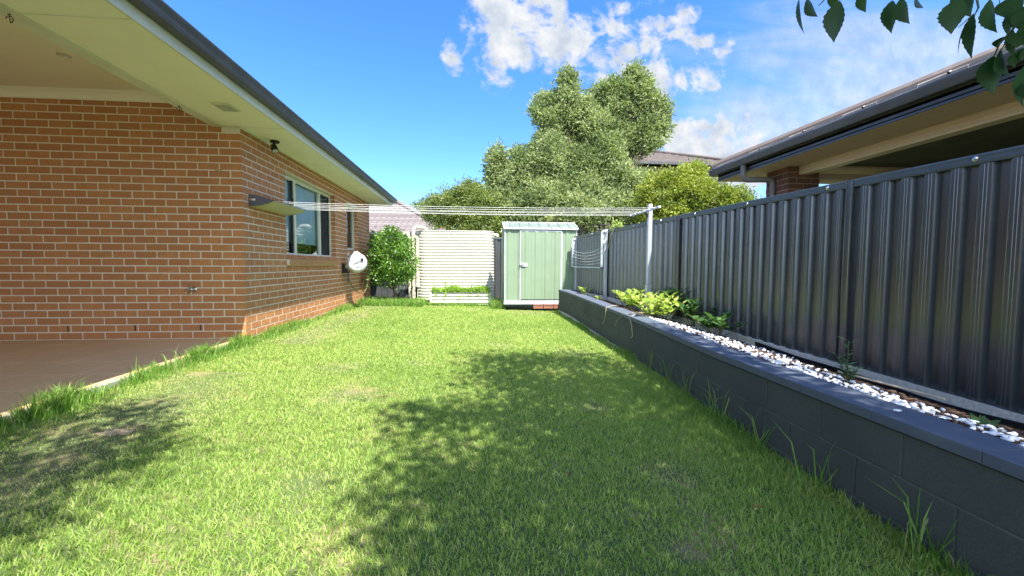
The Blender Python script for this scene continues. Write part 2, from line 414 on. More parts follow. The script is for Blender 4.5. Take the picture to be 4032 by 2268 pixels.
# window 1: fixed pane between a sliding pane and a screened pane
def wframe(y0, y1, z0, z1, mull, x=-2.80):
    f = MB(); t = .045
    f.box(x - .06, y0, z0, x, y0 + t, z1); f.box(x - .06, y1 - t, z0, x, y1, z1)
    f.box(x - .06, y0 + t, z1 - t, x, y1 - t, z1); f.box(x - .06, y0 + t, z0, x + .012, y1 - t, z0 + .05)
    for m in mull: f.box(x - .055, m - .03, z0 + .05, x - .003, m + .03, z1 - t)
    return f
w = W1
o = thing('window', None, None, (0, 0, 0)); 
def part_empty(o, parent):
    o.parent = parent; return o
bpy.data.objects.remove(o)
fr = wframe(w[0], w[1], w[2], w[3] - .004, (6.93, 8.0)).build('window', 'trim', house, bevel=.003)
b = MB(); b.add([(-2.834, 6.96, w[2] + .05), (-2.834, 7.97, w[2] + .05), (-2.834, 7.97, w[3] - .05), (-2.834, 6.96, w[3] - .05)], [(0, 1, 2, 3)]); b.build('pane', 'glass', fr)
b = MB(); b.add([(-2.852, w[0] + .04, w[2] + .05), (-2.852, 6.90, w[2] + .05), (-2.852, 6.90, w[3] - .05), (-2.852, w[0] + .04, w[3] - .05)], [(0, 1, 2, 3)]); b.build('pane', 'glass', fr)
b = MB(); b.add([(-2.838, 8.03, w[2] + .05), (-2.838, w[1] - .045, w[2] + .05), (-2.838, w[1] - .045, w[3] - .05), (-2.838, 8.03, w[3] - .05)], [(0, 1, 2, 3)]); b.build('pane', 'glass', fr)
b = MB(); b.box(-2.828, 8.03, w[2] + .05, -2.826, w[1] - .045, w[3] - .05); b.build('insect_screen', 'screen', fr)
MB().box(-2.85, 6.863, w[2] + .05, -2.822, 6.897, w[3] - .045).build('sash_rail', 'black', fr)
MB().box(-2.845, 8.50, w[2] + .05, -2.82, 8.525, w[3] - .045).build('sash_rail', 'black', fr)
MB().box(-2.825, 8.44, .58, -2.812, 8.455, .72).build('catch', 'black', fr); MB().box(-2.825, 6.85, .95, -2.80, 6.87, 1.02).build('catch', 'black', fr)
b = MB(); b.box(-2.885, w[0] + .05, .34, -2.882, 8.0, w[3] - .05); b.build('roller_blind', 'blind', fr)
w = W2
fr = wframe(w[0], w[1], w[2], w[3] - .004, ()).build('window', 'trim', house, bevel=.003)
b = MB(); b.add([(-2.836, w[0] + .045, w[2] + .05), (-2.836, w[1] - .045, w[2] + .05), (-2.836, w[1] - .045, w[3] - .05), (-2.836, w[0] + .045, w[3] - .05)], [(0, 1, 2, 3)]); b.build('pane', 'glass', fr)
b = MB()
for k in range(34): b.box(-2.905, w[0] + .05, w[2] + .07 + k * .026, -2.88, w[1] - .05, w[2] + .072 + k * .026)
b.build('slat_blind', 'render', fr)
# eaves: soffit, joint strips, fascia, gutter
b = MB(); b.box(-2.925, -5, 1.600, -2.205, YC, 1.612); b.box(XC + .0, YC, 1.600, -2.205, 11.75, 1.6121); b.box(-9, 11.28, 1.600, XC, 11.75, 1.6119)
b.build('soffit', 'soffit', house)
for y in (1.1, 3.05, 5.27, 7.05, 8.85, 10.6): MB().box(-2.91 if y < YC else XC + .03, y - .004, 1.5965, -2.21, y + .004, 1.601).build('soffit_joint', 'fascia', house)
b = MB(); b.box(-3.02, -5, 1.59, -2.925, YC + .0, 1.95); b.box(XC - .2, YC - .0355, 1.592, XC - .0, YC - .005, 1.5995)
b.box(XC + .006, YC - .03, 1.575, XC + .03, 11.28, 1.5995); b.box(-2.925, -5, 1.588, -2.895, YC - .04, 1.5995)
b.build('eave_beading', 'fascia', house)
b = MB(); b.box(-9, -5, 1.93, -3.02, YC, 1.95); b.build('ceiling', 'ceiling', house)
b = MB(); pr = [(-.0, 1.836), (.012, 1.838), (.018, 1.852), (.035, 1.885), (.06, 1.908), (.078, 1.914), (.09, 1.93), (0, 1.93)]
b.prism([(-9, YC - .005 - o, z) for o, z in pr], (0, 0, 0), (6.0, 0, 0)); b.build('cornice', 'cornice', house, smooth=True)
epath = [(-2.2, -5), (-2.2, 11.76), (-9, 11.76)]
b = MB(); b.sweep(epath, [(-.02, 1.585), (0, 1.585), (0, 1.69), (-.02, 1.69)], 1); b.build('fascia', 'fascia', house)
b = MB(); b.sweep(epath, [(0, 1.672), (.012, 1.672), (.055, 1.668), (.085, 1.672), (.094, 1.70), (.098, 1.742), (.106, 1.752), (.108, 1.775), (.098, 1.777), (.096, 1.76), (.088, 1.745), (.082, 1.69), (.004, 1.69)], 1)
b.build('gutter', 'gutter', house, smooth=True)
b = MB(); pit = math.tan(R(22))
b.add([(-2.13, -5, 1.76), (-2.13, 11.83, 1.76), (-9, 11.83, 1.76), (-7.5, 6.46, 1.76 + 5.37 * pit), (-7.5, -5, 1.76 + 5.37 * pit)], [(0, 1, 3, 4), (1, 2, 3)])
b.build('roof', 'rooft', house)
b = MB(); b.prism([(-2.605, 4.50, 1.599), (-2.43, 4.50, 1.599), (-2.43, 4.715, 1.599), (-2.605, 4.715, 1.599)], (0, 0, 0), (0, 0, -.012))
v = b.build('soffit_vent', 'fascia', house, bevel=.003)
b = MB()
for k in range(9): b.box(-2.59, 4.52 + k * .021, 1.5835, -2.445, 4.526 + k * .021, 1.588)
b.build('vent_grille', 'concrete', v)
b = MB(); b.lathe((-3.79, 4.36, 1.931), (0, 0, -1), [(0, .05), (.006, .05), (.008, .043), (.002, .040)], 28); d = b.build('downlight', 'steel', house, smooth=True)
b = MB(); b.lathe((-3.79, 4.36, 1.9295), (0, 0, -1), [(0, .038), (.0012, .038)], 24); b.build('lamp', 'lens', d)
# weep holes
for x in (-3.23, -3.95, -4.67): MB().box(x - .0065, YC - .0065, ZT - BH2 * 27 - .076, x + .0065, YC - .0055, ZT - BH2 * 27 - .006).build('weep_hole', 'black', house)

# ---------------------------------------------------------------- small things on the house
def hook(loc, label, up=True):
    x, y, z = loc; t = thing('hook', label, 'hook', loc, 'rusty hooks on the patio eave and wall')
    c = [(x, y, z)] + [(x + .022 * math.sin(a), y, z - .034 - .022 * math.cos(a) + .0) for a in np.linspace(.2, 4.6, 12)]
    b = MB(); b.tube(c, .003, 6); b.build('hook_wire', 'rust', t)
    b = MB(); b.lathe((x, y, z), (0, 0, -1), [(0, .008), (.003, .008)], 10); b.build('hook_base', 'rust', t)
hook((-2.96, 3.05, 1.59), 'large rusty hook hanging from the patio eave nearest the camera')
hook((-2.96, 4.60, 1.59), 'rusty hook hanging from the patio eave above the top brick course')
t = thing('wall_hook', 'small rusty curl hook screwed into a mortar joint of the shaded brick wall', 'hook', (-2.96, YC - .005, 1.09))
b = MB(); b.tube([(-2.95, YC, 1.092), (-2.95, YC - .03, 1.092), (-2.965, YC - .035, 1.08), (-2.985, YC - .035, 1.085), (-2.99, YC - .035, 1.102)], .003, 6); b.build('hook_wire', 'rust', t)
b = MB(); b.tube([(-2.95, YC - .01, 1.092), (-2.93, YC - .016, 1.096), (-2.925, YC - .016, 1.088)], .0028, 6); b.build('hook_end', 'rust', t)
t = thing('tap', 'short chrome garden tap low on the shaded brick wall', 'tap', (-3.30, YC - .005, -.30))
b = MB(); b.lathe((-3.285, YC - .004, -.30), (0, -1, 0), [(0, .034), (.006, .034), (.012, .016), (.04, .014), (.045, .02), (.06, .02), (.064, .012)], 20); b.build('tap_body', 'chrome', t, smooth=True)
b = MB(); b.tube([(-3.285, YC - .05, -.30), (-3.31, YC - .055, -.30), (-3.335, YC - .055, -.305), (-3.345, YC - .055, -.325), (-3.345, YC - .055, -.345)], .011, 10); b.build('spout', 'chrome', t, smooth=True)
b = MB(); b.lathe((-3.285, YC - .06, -.285), (0, -.3, 1), [(0, .008), (.02, .008), (.022, .026), (.032, .026), (.034, .01)], 14); b.build('handle', 'chrome', t, smooth=True)
# spot light
t = thing('floodlight', 'black spotlight on a round base under the cream eave above the window', 'light', (-2.58, 5.80, 1.598))
b = MB(); b.lathe((-2.58, 5.80, 1.598), (0, 0, -1), [(0, .056), (.018, .056), (.024, .05)], 24); b.build('base', 'black', t, smooth=True)
b = MB(); b.tube([(-2.585, 5.80, 1.575), (-2.588, 5.79, 1.545), (-2.586, 5.785, 1.53)], .012, 10); b.build('neck', 'black', t, smooth=True)
ax = Vector((.42, -.35, -1)).normalized()
hd = MB().lathe(Vector((-2.598, 5.795, 1.548)), ax, [(0, .022), (.01, .034), (.055, .037), (.06, .041), (.10, .043), (.105, .040), (.098, .036)], 24).build('lamp_head', 'black', t, smooth=True)
MB().lathe(Vector((-2.598, 5.795, 1.548)) + ax * .0985, ax, [(0, .035), (.002, .034)], 20).build('lens', 'lens', hd)

# retractable clothesline
t = thing('retractable_clothesline', 'grey and cream wall cassette with six white lines stretched across to a metal post', 'clothesline', (XC, 5.4, .77))
prof = [(0, .845), (.06, .84), (.14, .822), (.22, .795), (.285, .770), (.22, .735), (.13, .712), (.05, .702), (0, .70)]
MB().prism([(XC + .005 + o, 6.36, z) for o, z in prof], (0, 0, 0), (0, .02, 0)).build('end_cap', 'greyplastic', t, bevel=.003)
e = MB().prism([(XC + .005 + o, 5.385, z) for o, z in prof], (0, 0, 0), (0, .02, 0)).build('end_cap', 'greyplastic', t, bevel=.003)
b = MB(); pts = [(.02, .825), (.10, .812), (.20, .782), (.22, .772), (.19, .758), (.10, .74), (.02, .735)]
b.prism([(XC + .005 + o, 5.381, z) for o, z in pts], (0, 0, 0), (0, .004, 0)); b.build('end_rim', 'greyplastic', e)
b = MB(); b.box(XC + .012, 5.375, .768, XC + .085, 5.382, .79); b.build('badge', 'steel', e)
b = MB(); lo = [(.285, .7685), (.22, .735), (.13, .712), (.05, .702), (.0, .70), (0, .705), (.05, .708), (.13, .718), (.218, .741), (.281, .7725)]
b.prism([(XC + .005 + o, 5.405, z) for o, z in lo], (0, 0, 0), (0, .955, 0)); b.build('lower_shell', 'cassette', t, smooth=True)
b = MB(); up = [(0, .845), (.06, .84), (.14, .822), (.20, .803), (.19, .799), (.13, .815), (.06, .832), (0, .838)]
b.prism([(XC + .005 + o, 5.405, z) for o, z in up], (0, 0, 0), (0, .955, 0)); b.build('upper_shell', 'greyplastic', t, smooth=True)
b = MB(); b.box(XC + .005, 5.41, .72, XC + .12, 6.355, .82)
for k in range(7): b.box(XC + .12, 5.44 + k * .15, .745, XC + .21, 5.452 + k * .15, .795)
b.build('reel_housing', 'black', t)
for k in range(6):
    a = Vector((XC + .23, 5.47 + k * .145, .772)); c = Vector((2.47, 5.62 + k * .172, .795)); b = MB(); pts = []
    sag = .030 + .012 * ((k * 37) % 5) / 4
    for i in range(25):
        q = i / 24; p = a.lerp(c, q); p.z -= sag * 4 * q * (1 - q); pts.append(p)
    b.tube(pts, .0019, 6, cap=False); b.build('line', 'line', t)
t = thing('clothesline_post', 'square pale metal post carrying the clothesline crossbar in front of the fence', 'post', (2.575, 6.0, -.65))
b = MB(); b.box(2.547, 5.97, -.28, 2.608, 6.03, .885); b.build('post', 'galv', t, bevel=.006)
b = MB(); b.box(2.541, 5.964, -.75, 2.614, 6.036, -.285); b.build('sleeve', 'galv', t, bevel=.006)
b = MB(); b.box(2.55, 5.973, .885, 2.605, 6.027, .90); b.build('post_cap', 'white', t, bevel=.005)
b = MB(); b.bar((2.50, 5.52, .795), (2.50, 6.55, .795), .03, .03); b.build('crossbar', 'galv', t, bevel=.003)
MB().box(2.485, 5.505, .78, 2.515, 5.525, .812).build('crossbar_end', 'white', t, bevel=.003); MB().box(2.485, 6.545, .78, 2.515, 6.565, .812).build('crossbar_end', 'white', t, bevel=.003)
b = MB(); b.bar((2.512, 6.0, .78), (2.55, 6.0, .70), .03, .006); b.box(2.512, 5.96, .76, 2.55, 6.04, .81); b.build('bracket', 'greyplastic', t)
for k in range(6):
    b = MB(); y = 5.62 + k * .172; b.tube([(2.485, y, .795), (2.465, y, .795)], .007, 8); b.build('line_hook', 'steel', t)

# fold-down clothesline near the shed
t = thing('folding_clothesline', 'folded down clothesline frame with slack wires on two metal posts beside the green shed', 'clothesline', (2.40, 8.6, -.62))
for (px, py, zt) in ((2.475, 7.73, .675), (2.365, 9.60, .64)):
    b = MB(); b.box(px - .026, py - .026, -.75, px + .026, py + .026, zt); b.build('post', 'galv', t, bevel=.004)
    q = MB(); x0 = px - .105
    q.prism([(x0, py - .034, zt - .06), (x0 + .03, py - .034, zt - .01), (px - .02, py - .034, zt - .005), (px - .02, py - .034, zt - .25), (x0 + .015, py - .034, zt - .27), (x0, py - .034, zt - .25)], (0, 0, 0), (0, .008, 0))
    pl = q.build('pivot_plate', 'galv', t)
    MB().tube([(x0 + .03, py - .045, zt - .06), (x0 + .07, py - .045, zt - .05), (x0 + .085, py - .045, zt - .09), (x0 + .075, py - .045, zt - .15), (x0 + .05, py - .045, zt - .18)], .007, 8).build('lock_lever', 'greyplastic', pl, smooth=True)
    b = MB(); b.bar((x0 + .012, py - .05, zt - .2), (x0 + .012, py - .05, -.035), .04, .03); b.build('arm', 'galv', t, bevel=.004)
    b = MB(); b.bar((x0 + .06, py - .05, zt - .24), (x0 + .06, py - .05, zt - .46), .02, .01); b.bar((x0 + .01, py - .05, zt - .45), (x0 + .06, py - .05, zt - .45), .02, .012); b.build('strut', 'galv', t)
    b = MB(); b.box(x0 - .01, py - .07, -.06, x0 + .035, py - .03, -.03); b.build('end_cap', 'black', t, bevel=.004)
b = MB(); b.tube([(2.375, 7.68, -.045), (2.265, 9.55, -.035)], .013, 10); b.build('front_bar', 'galv', t, smooth=True)
for k, z in enumerate((.335, .262, .190, .122, .055)):
    pts = []
    for i in range(17):
        q = i / 16; pts.append((2.38 + (2.27 - 2.38) * q, 7.68 + 1.87 * q, z + .02 * q - (.10 - .012 * k) * 4 * q * (1 - q) * .9))
    b = MB(); b.tube(pts, .0026, 6, cap=False); b.build('wire', 'line', t)

# hose reel
t = thing('hose_reel', 'round white hose reel swung out on a black wall bracket below the small window', 'hose reel', (-2.70, 9.0, -.05))
rc = Vector((-2.435, 9.02, .03))
b = MB(); b.lathe(rc + Vector((-.03, .11, 0)), (.28, -1, .05), [(0, .12), (.01, .165), (.035, .198), (.09, .208), (.15, .205), (.195, .185), (.215, .15), (.222, .09)], 12)
body = b.build('casing', 'white', t, smooth=True)
b = MB(); b.lathe(rc + Vector((0, -.108, 0)), (0, -1, 0), [(0, .10), (.012, .095), (.013, .07), (.005, .065)], 28); b.build('hub_cover', 'white', body, smooth=True)
b = MB(); b.tube([rc + Vector((-.09, 0, .185)), rc + Vector((-.06, -.02, .222)), rc + Vector((.02, -.02, .228)), rc + Vector((.06, 0, .195))], .012, 8); b.build('carry_handle', 'white', body, smooth=True)
b = MB(); b.box(rc.x + .10, rc.y - .12, rc.z + .05, rc.x + .155, rc.y - .06, rc.z + .10); b.build('hose_outlet', 'black', body, bevel=.005)
b = MB(); b.bar(rc + Vector((-.20, -.125, -.10)), rc + Vector((.11, -.13, .055)), .010, .018); b.build('swing_arm', 'galv', t, bevel=.003)
b = MB(); b.prism([(XC + .006, 8.93, .02), (XC + .045, 8.93, .02), (XC + .06, 8.93, -.06), (XC + .15, 8.93, -.14), (XC + .15, 8.93, -.18), (XC + .006, 8.93, -.18)], (0, 0, 0), (0, .07, 0)); b.build('wall_bracket', 'black', t, bevel=.004)
b = MB(); b.tube([(XC + .12, 8.96, -.17), (XC + .12, 8.96, -.33)], .012, 8); b.tube([(XC + .12, 8.96, -.33), (XC + .12, 8.96, -.36)], .02, 8); b.build('pivot_pin', 'black', t)
b = MB(); P = [(-2.60, 8.99, -.12), (-2.61, 9.02, -.28), (-2.60, 9.2, -.46), (-2.58, 9.5, -.60), (-2.57, 9.8, -.665), (-2.56, 10.05, -.655), (-2.56, 10.25, -.58), (-2.56, 10.36, -.45), (-2.56, 10.40, -.38)]
b.tube(P, .011, 8); b.build('feed_hose', 'hose', t, smooth=True)
t = thing('garden_tap', 'brass garden tap with a pale hose connector at the far end of the brick wall', 'tap', (-2.60, 10.45, -1.0))
b = MB(); b.tube([(-2.62, 10.48, -1.0), (-2.62, 10.48, -.33)], .013, 8); b.build('riser_pipe', 'rust', t)
b = MB(); b.tube([(-2.62, 10.48, -.34), (-2.56, 10.42, -.33), (-2.54, 10.40, -.37)], .018, 8); b.build('tap_body', 'steel', t, smooth=True)
b = MB(); b.box(-2.565, 10.37, -.345, -2.46, 10.43, -.27); b.build('timer_box', 'pipe', t, bevel=.01)
b = MB(); b.tube([(-2.62, 10.44, -.36), (-2.70, 10.40, -.37), (-2.705, 10.39, -.34)], .01, 7); b.build('handle', 'rust', t)

# ---------------------------------------------------------------- rainwater tank
TX0, TX1, TY, TD = -1.53, .545, 11.12, .64
t = thing('rainwater_tank', 'slim cream corrugated rainwater tank with a dark top standing against the back fence', 'water tank', ((TX0 + TX1) / 2, TY + .3, -.95))
def stadium(off, n=12):
    r = TD / 2 + off; cy = TY + TD / 2; xa = TX0 + TD / 2; xb = TX1 - TD / 2; P = []
    for j in range(n + 1):
        a = -math.pi / 2 + math.pi * j / n; P.append((xb + r * math.cos(a), cy + r * math.sin(a)))
    for j in range(n + 1):
        a = math.pi / 2 + math.pi * j / n; P.append((xa + r * math.cos(a), cy + r * math.sin(a)))
    return P
def loft(levels):
    b = MB(); n = len(stadium(0)); vs = []
    for z, off in levels: vs += [(x, y, z) for x, y in stadium(off)]
    k = len(levels)
    fs = [(i * n + j, i * n + (j + 1) % n, (i + 1) * n + (j + 1) % n, (i + 1) * n + j) for i in range(k - 1) for j in range(n)]
    fs.append(tuple(range((k - 1) * n, k * n))); b.add(vs, fs); return b
lv = []; p = .0785; z = -.95
while z < .82:
    for q, o in ((0, -.018), (.09, -.016), (.20, -.004), (.38, .004), (.62, .006), (.86, .001), (.95, -.009)): lv.append((z + p * q, o))
    z += p
lv += [(z, -.012), (z + .03, -.012), (z + .034, -.03)]
loft(lv).build('tank_wall', 'tank', t, smooth=True)
b = MB(); zt = z + .03
b.tube([(x, y, zt) for x, y in stadium(-.004) + [stadium(-.004)[0]]], .012, 8, cap=False); b.build('top_rim', 'tank', t, smooth=True)
b = MB(); n = len(stadium(0)); b.add([(x, y, zt + .008) for x, y in stadium(-.03)] + [(-.5, TY + .3, zt + .045)], [(i, (i + 1) % n, n) for i in range(n)]); b.build('tank_top', 'tanktop', t, smooth=True)
b = MB(); b.lathe((-.88, TY + .25, zt + .005), (0, 0, 1), [(0, .2), (.025, .19), (.05, .12), (.055, .05)], 24); b.build('inlet_strainer', 'tanktop', t, smooth=True)
b = MB(); b.box(-.91, TY + .2, zt + .055, -.80, TY + .3, zt + .085); b.build('strainer_brick', 'redbrick', t)
b = MB(); b.tube([(TX1 - .02, TY + .12, .80), (TX1 + .08, TY + .10, .80), (TX1 + .09, TY + .10, .76)], .04, 12); b.build('overflow_elbow', 'pipe', t, smooth=True)
t = thing('rainwater_pipes', 'cream plastic downpipes with rounded elbows standing at the left end of the tank', 'pipe', (-1.6, TY - .1, -.95))
b = MB(); b.tube([(-1.56, TY - .07, -.98), (-1.56, TY - .07, .86), (-1.55, TY - .07, .925), (-1.50, TY - .06, .965), (-1.38, TY + 0, .97), (-1.28, TY + .06, .955), (-1.24, TY + .1, .90), (-1.23, TY + .12, .84)], .045, 14); b.build('inlet_pipe', 'pipe', t, smooth=True)
b = MB(); b.tube([(-1.56, TY - .07, .70), (-1.50, TY - .10, .71), (-1.455, TY - .12, .67), (-1.45, TY - .12, .60), (-1.45, TY - .12, -.52)], .045, 14); b.build('diverter_pipe', 'pipe', t, smooth=True)
MB().tube([(-1.45, TY - .12, -.50), (-1.45, TY - .12, -.57)], .052, 14).build('diverter_cap', 'pipe', t, smooth=True); MB().tube([(-1.45, TY - .12, .30), (-1.45, TY - .12, .24)], .05, 14).build('pipe_joiner', 'pipe', t, smooth=True); MB().tube([(-1.45, TY - .12, -.57), (-1.455, TY - .12, -.98)], .009, 8).build('drain_tube', 'pipe', t, smooth=True)
b = MB(); b.tube([(-1.67, TY - .02, -.98), (-1.67, TY - .02, .66), (-1.68, TY - .02, .74), (-1.74, TY + .0, .79)], .036, 12); b.tube([(-1.66, TY, .79), (-1.82, TY, .80)], .055, 12); b.build('rear_pipe', 'pipe', t, smooth=True)
t = thing('pump_box', 'small white capped pump outlet beside the pipes behind the leafy shrub', 'pump', (-1.86, TY - .1, -1.0))
b = MB(); b.box(-1.92, TY - .16, -.64, -1.79, TY - .04, -.56); b.build('cover', 'white', t, bevel=.008)
b = MB(); b.box(-1.90, TY - .14, -1.0, -1.82, TY - .06, -.645); b.tube([(-1.81, TY - .1, -1.0), (-1.81, TY - .1, -.65)], .012, 8); b.build('stand', 'dp', t)

# raised planter
t = thing('raised_planter', 'low cream corrugated garden bed full of green herbs in front of the tank', 'planter', (-.34, 10.75, -1.02))
def corr(b, x0, y0, x1, y1, z0, z1, pitch=.085, amp=.011):
    d = Vector((x1 - x0, y1 - y0, 0)).normalized(); nr = Vector((d.y, -d.x, 0)); k = int((z1 - z0) / pitch * 8) + 1; vs = []
    for i in range(k + 1):
        z = z0 + (z1 - z0) * i / k; o = amp * math.sin(2 * math.pi * (z - z0) / pitch)
        vs += [(x0 + nr.x * o, y0 + nr.y * o, z), (x1 + nr.x * o, y1 + nr.y * o, z)]
    b.add(vs, [(2 * i, 2 * i + 1, 2 * i + 3, 2 * i + 2) for i in range(k)])
PX0, PX1, PY0, PY1, PZ = -1.07, .405, 10.5, 10.98, -.70
b = MB(); corr(b, PX0, PY0, PX1, PY0, -1.04, PZ); corr(b, PX1, PY0, PX1, PY1, -1.04, PZ); corr(b, PX1, PY1, PX0, PY1, -1.04, PZ); corr(b, PX0, PY1, PX0, PY0, -1.04, PZ)
b.build('corrugated_side', 'tank', t, smooth=True)
for x, y in ((PX0, PY0), (PX1, PY0), (PX1, PY1), (PX0, PY1)): MB().box(x - .022, y - .022, -1.04, x + .022, y + .022, PZ + .006).build('corner_post', 'tank', t, bevel=.006)
b = MB(); b.sweep([(PX0, PY0), (PX1, PY0), (PX1, PY1), (PX0, PY1), (PX0, PY0 + .0001)], [(-.02, PZ), (.016, PZ), (.016, PZ + .014), (-.02, PZ + .014)], 1); b.build('top_trim', 'greyplastic', t)
b = MB(); b.box(PX0 + .015, PY0 + .015, -.95, PX1 - .015, PY1 - .015, PZ - .02); b.build('soil', 'soil', t)

# ---------------------------------------------------------------- garden shed
SX0, SX1, SY, SD = .71, 2.415, 9.75, .80
t = thing('garden_shed', 'small pale green metal garden shed with white trims and a latched door', 'shed', ((SX0 + SX1) / 2, SY + .4, -1.05))
def ribbed(b, x0, x1, y, z0, z1, facing=-1, pitch=.235, along='x', ztop=None, phase=.06):
    """flat steel sheet with raised double ribs"""
    P = [(0, 0)]; x = x0 - pitch + phase; xs = [(x0, 0)]
    while x < x1:
        for dx, o in ((0, 0), (.006, .011), (.075, .011), (.081, 0), (.152, 0), (.154, .004), (.158, .004), (.160, 0)):
            if x0 < x + dx < x1: xs.append((x + dx, o))
        x += pitch
    xs.append((x1, 0)); vs = []
    for a, o in xs:
        zt = ztop(a) if ztop else z1
        if along == 'x': vs += [(a, y + facing * o, z0), (a, y + facing * o, zt)]
        else: vs += [(y + facing * o, a, z0), (y + facing * o, a, zt)]
    b.add(vs, [(2 * i, 2 * i + 2, 2 * i + 3, 2 * i + 1) for i in range(len(xs) - 1)])
zr = lambda y: .835 + .17 * (1 - abs(y - SY - .4) / .4)
b = MB(); ribbed(b, SX0 + .01, 1.05, SY, -.84, .84); ribbed(b, 2.06, SX1 - .01, SY, -.84, .84, phase=.09)
ribbed(b, SY, SY + SD, SX0, -.84, .84, -1, .2, 'y', zr); ribbed(b, SY, SY + SD, SX1, -.84, .84, 1, .2, 'y', zr); ribbed(b, SX0, SX1, SY + SD, -.84, .84, 1)
b.build('wall', 'shed', t)
b = MB(); ribbed(b, 1.085, 2.03, SY - .02, -.80, .79, phase=.10); dr = b.build('door', 'shed', t)
b = MB(); b.box(1.058, SY - .03, -.82, 1.09, SY - .005, .812); b.box(2.028, SY - .03, -.82, 2.052, SY - .005, .812); b.box(1.09, SY - .03, .785, 2.028, SY - .005, .812); b.build('door_frame', 'zinc', dr, bevel=.003)
b = MB(); b.box(1.062, SY - .045, -.035, 1.24, SY - .03, .045); b.build('latch_plate', 'zinc', dr, bevel=.003)
b = MB(); b.tube([(1.05, SY - .055, .0), (1.12, SY - .055, .0), (1.145, SY - .055, .02), (1.15, SY - .055, .035)], .008, 8); b.build('bolt', 'dp', dr, smooth=True)
b = MB(); b.box(SX0 - .02, SY - .035, -.918, SX1 + .02, SY + .04, -.87); b.box(SX0 - .01, SY - .022, -.865, SX1 + .01, SY + .03, -.83); b.box(SX0 - .02, SY + .04, -.918, SX0 + .03, SY + SD, -.84)
b.box(SX0 - .006, SY - .012, -.83, SX0 + .018, SY + .012, .835); b.box(SX1 - .018, SY - .012, -.83, SX1 + .006, SY + .012, .835); b.box(2.056, SY - .016, -.83, 2.074, SY - .002, .80)
b.build('corner_trim', 'zinc', t, bevel=.002)
b = MB(); b.box(SX0 - .03, SY - .05, .828, SX1 + .03, SY - .01, .868); b.box(SX0 - .03, SY + SD + .01, .828, SX1 + .03, SY + SD + .05, .868)
b.bar((SX0 - .018, SY - .03, .862), (SX0 - .018, SY + .4, 1.03), .03, .03); b.bar((SX1 + .018, SY - .03, .862), (SX1 + .018, SY + .4, 1.03), .03, .03)
b.bar((SX0 - .02, SY + .4, 1.03), (SX1 + .02, SY + .4, 1.03), .05, .02); b.build('roof_trim', 'zinc', t, bevel=.003)
b = MB(); xs = [(SX0, 0)]; x = SX0 + .12
while x < SX1 - .08:
    xs += [(x, 0), (x + .012, .018), (x + .05, .018), (x + .062, 0)]; x += .235
xs.append((SX1, 0)); m = len(xs)
vs = [(x, SY - .02, .862 + o) for x, o in xs] + [(x, SY + .4, 1.028 + o) for x, o in xs] + [(x, SY + .82, .862 + o) for x, o in xs]
b.add(vs, [(r_ * m + i, r_ * m + i + 1, (r_ + 1) * m + i + 1, (r_ + 1) * m + i) for r_ in (0, 1) for i in range(m - 1)]); b.build('roof', 'zincroof', t)
t0 = thing('brick', 'pair of red extruded bricks propping the front of the green shed', 'brick', (1.75, SY, -1.0), 'red bricks under the shed')
tb = MB(); tb.box(1.635, SY - .04, -1.02, 1.865, SY + .07, -.92); br = tb.build('clay_body', 'redbrick', t0, bevel=.003)
b = MB()
for i in range(6): b.box(1.655 + i * .034, SY - .043, -.962, 1.675 + i * .034, SY - .039, -.938)
b.build('core_hole', 'black', br)
t0['label'] = 'red hollow brick under the middle of the green shed door'
copytree(t0, (1.995, SY, -1.0), 'red hollow brick under the shed nearest the block wall')
copytree(t0, (1.505, SY, -1.0), 'red hollow brick under the shed, left of the other two')

# ---------------------------------------------------------------- side fence
t = thing('side_fence', 'dark slate ribbed steel fence with a top rail along the right side', 'fence', (fx(4), 4, -.8))
fd = Vector((-.092, 1, 0)).normalized(); fn = Vector((-fd.y, fd.x, 0))        # fn points to the lawn
def FP(y, o, z): return (fx(y) + fn.x * o, y + fn.y * o, z)
posts = [-1.62, .74, 3.10, 5.46, 7.82, 9.80]
for i in range(len(posts) - 1):
    y0, y1 = posts[i] + .03, posts[i + 1] - .03; b = MB(); xs = [(y0, 0)]; nn = max(1, round((y1 - y0) / .1435)); pt = (y1 - y0) / nn
    for k in range(nn):
        s = y0 + k * pt
        for q, o in ((.02, .0), (.12, .0), (.24, .032), (.27, .034), (.385, .034), (.395, .0355), (.42, .0355), (.43, .034), (.50, .034), (.51, .0355), (.535, .0355), (.545, .034), (.66, .034), (.69, .032), (.82, .0), (.95, .0)): xs.append((s + q * pt, o))
    xs.append((y1, 0)); vs = []
    for y, o in xs: vs += [FP(y, o - .012, plz(y) - .02), FP(y, o - .012, .64)]
    b.add(vs, [(2 * j, 2 * j + 2, 2 * j + 3, 2 * j + 1) for j in range(len(xs) - 1)]); b.build('fence_sheet', 'fence', t)
    b = MB(); rp = [(.03, .622), (.033, .640), (.030, .645), (.030, .662), (.033, .667), (.030, .682), (-.030, .682), (-.033, .622)]
    b.add([FP(y, o, z) for y in (y0 - .004, y1 + .004) for o, z in rp], [tuple(range(8))[::-1], tuple(range(8, 16))] + [(j, (j + 1) % 8, 8 + (j + 1) % 8, 8 + j) for j in range(8)]); b.build('top_rail', 'fence_rail', t, bevel=.002)
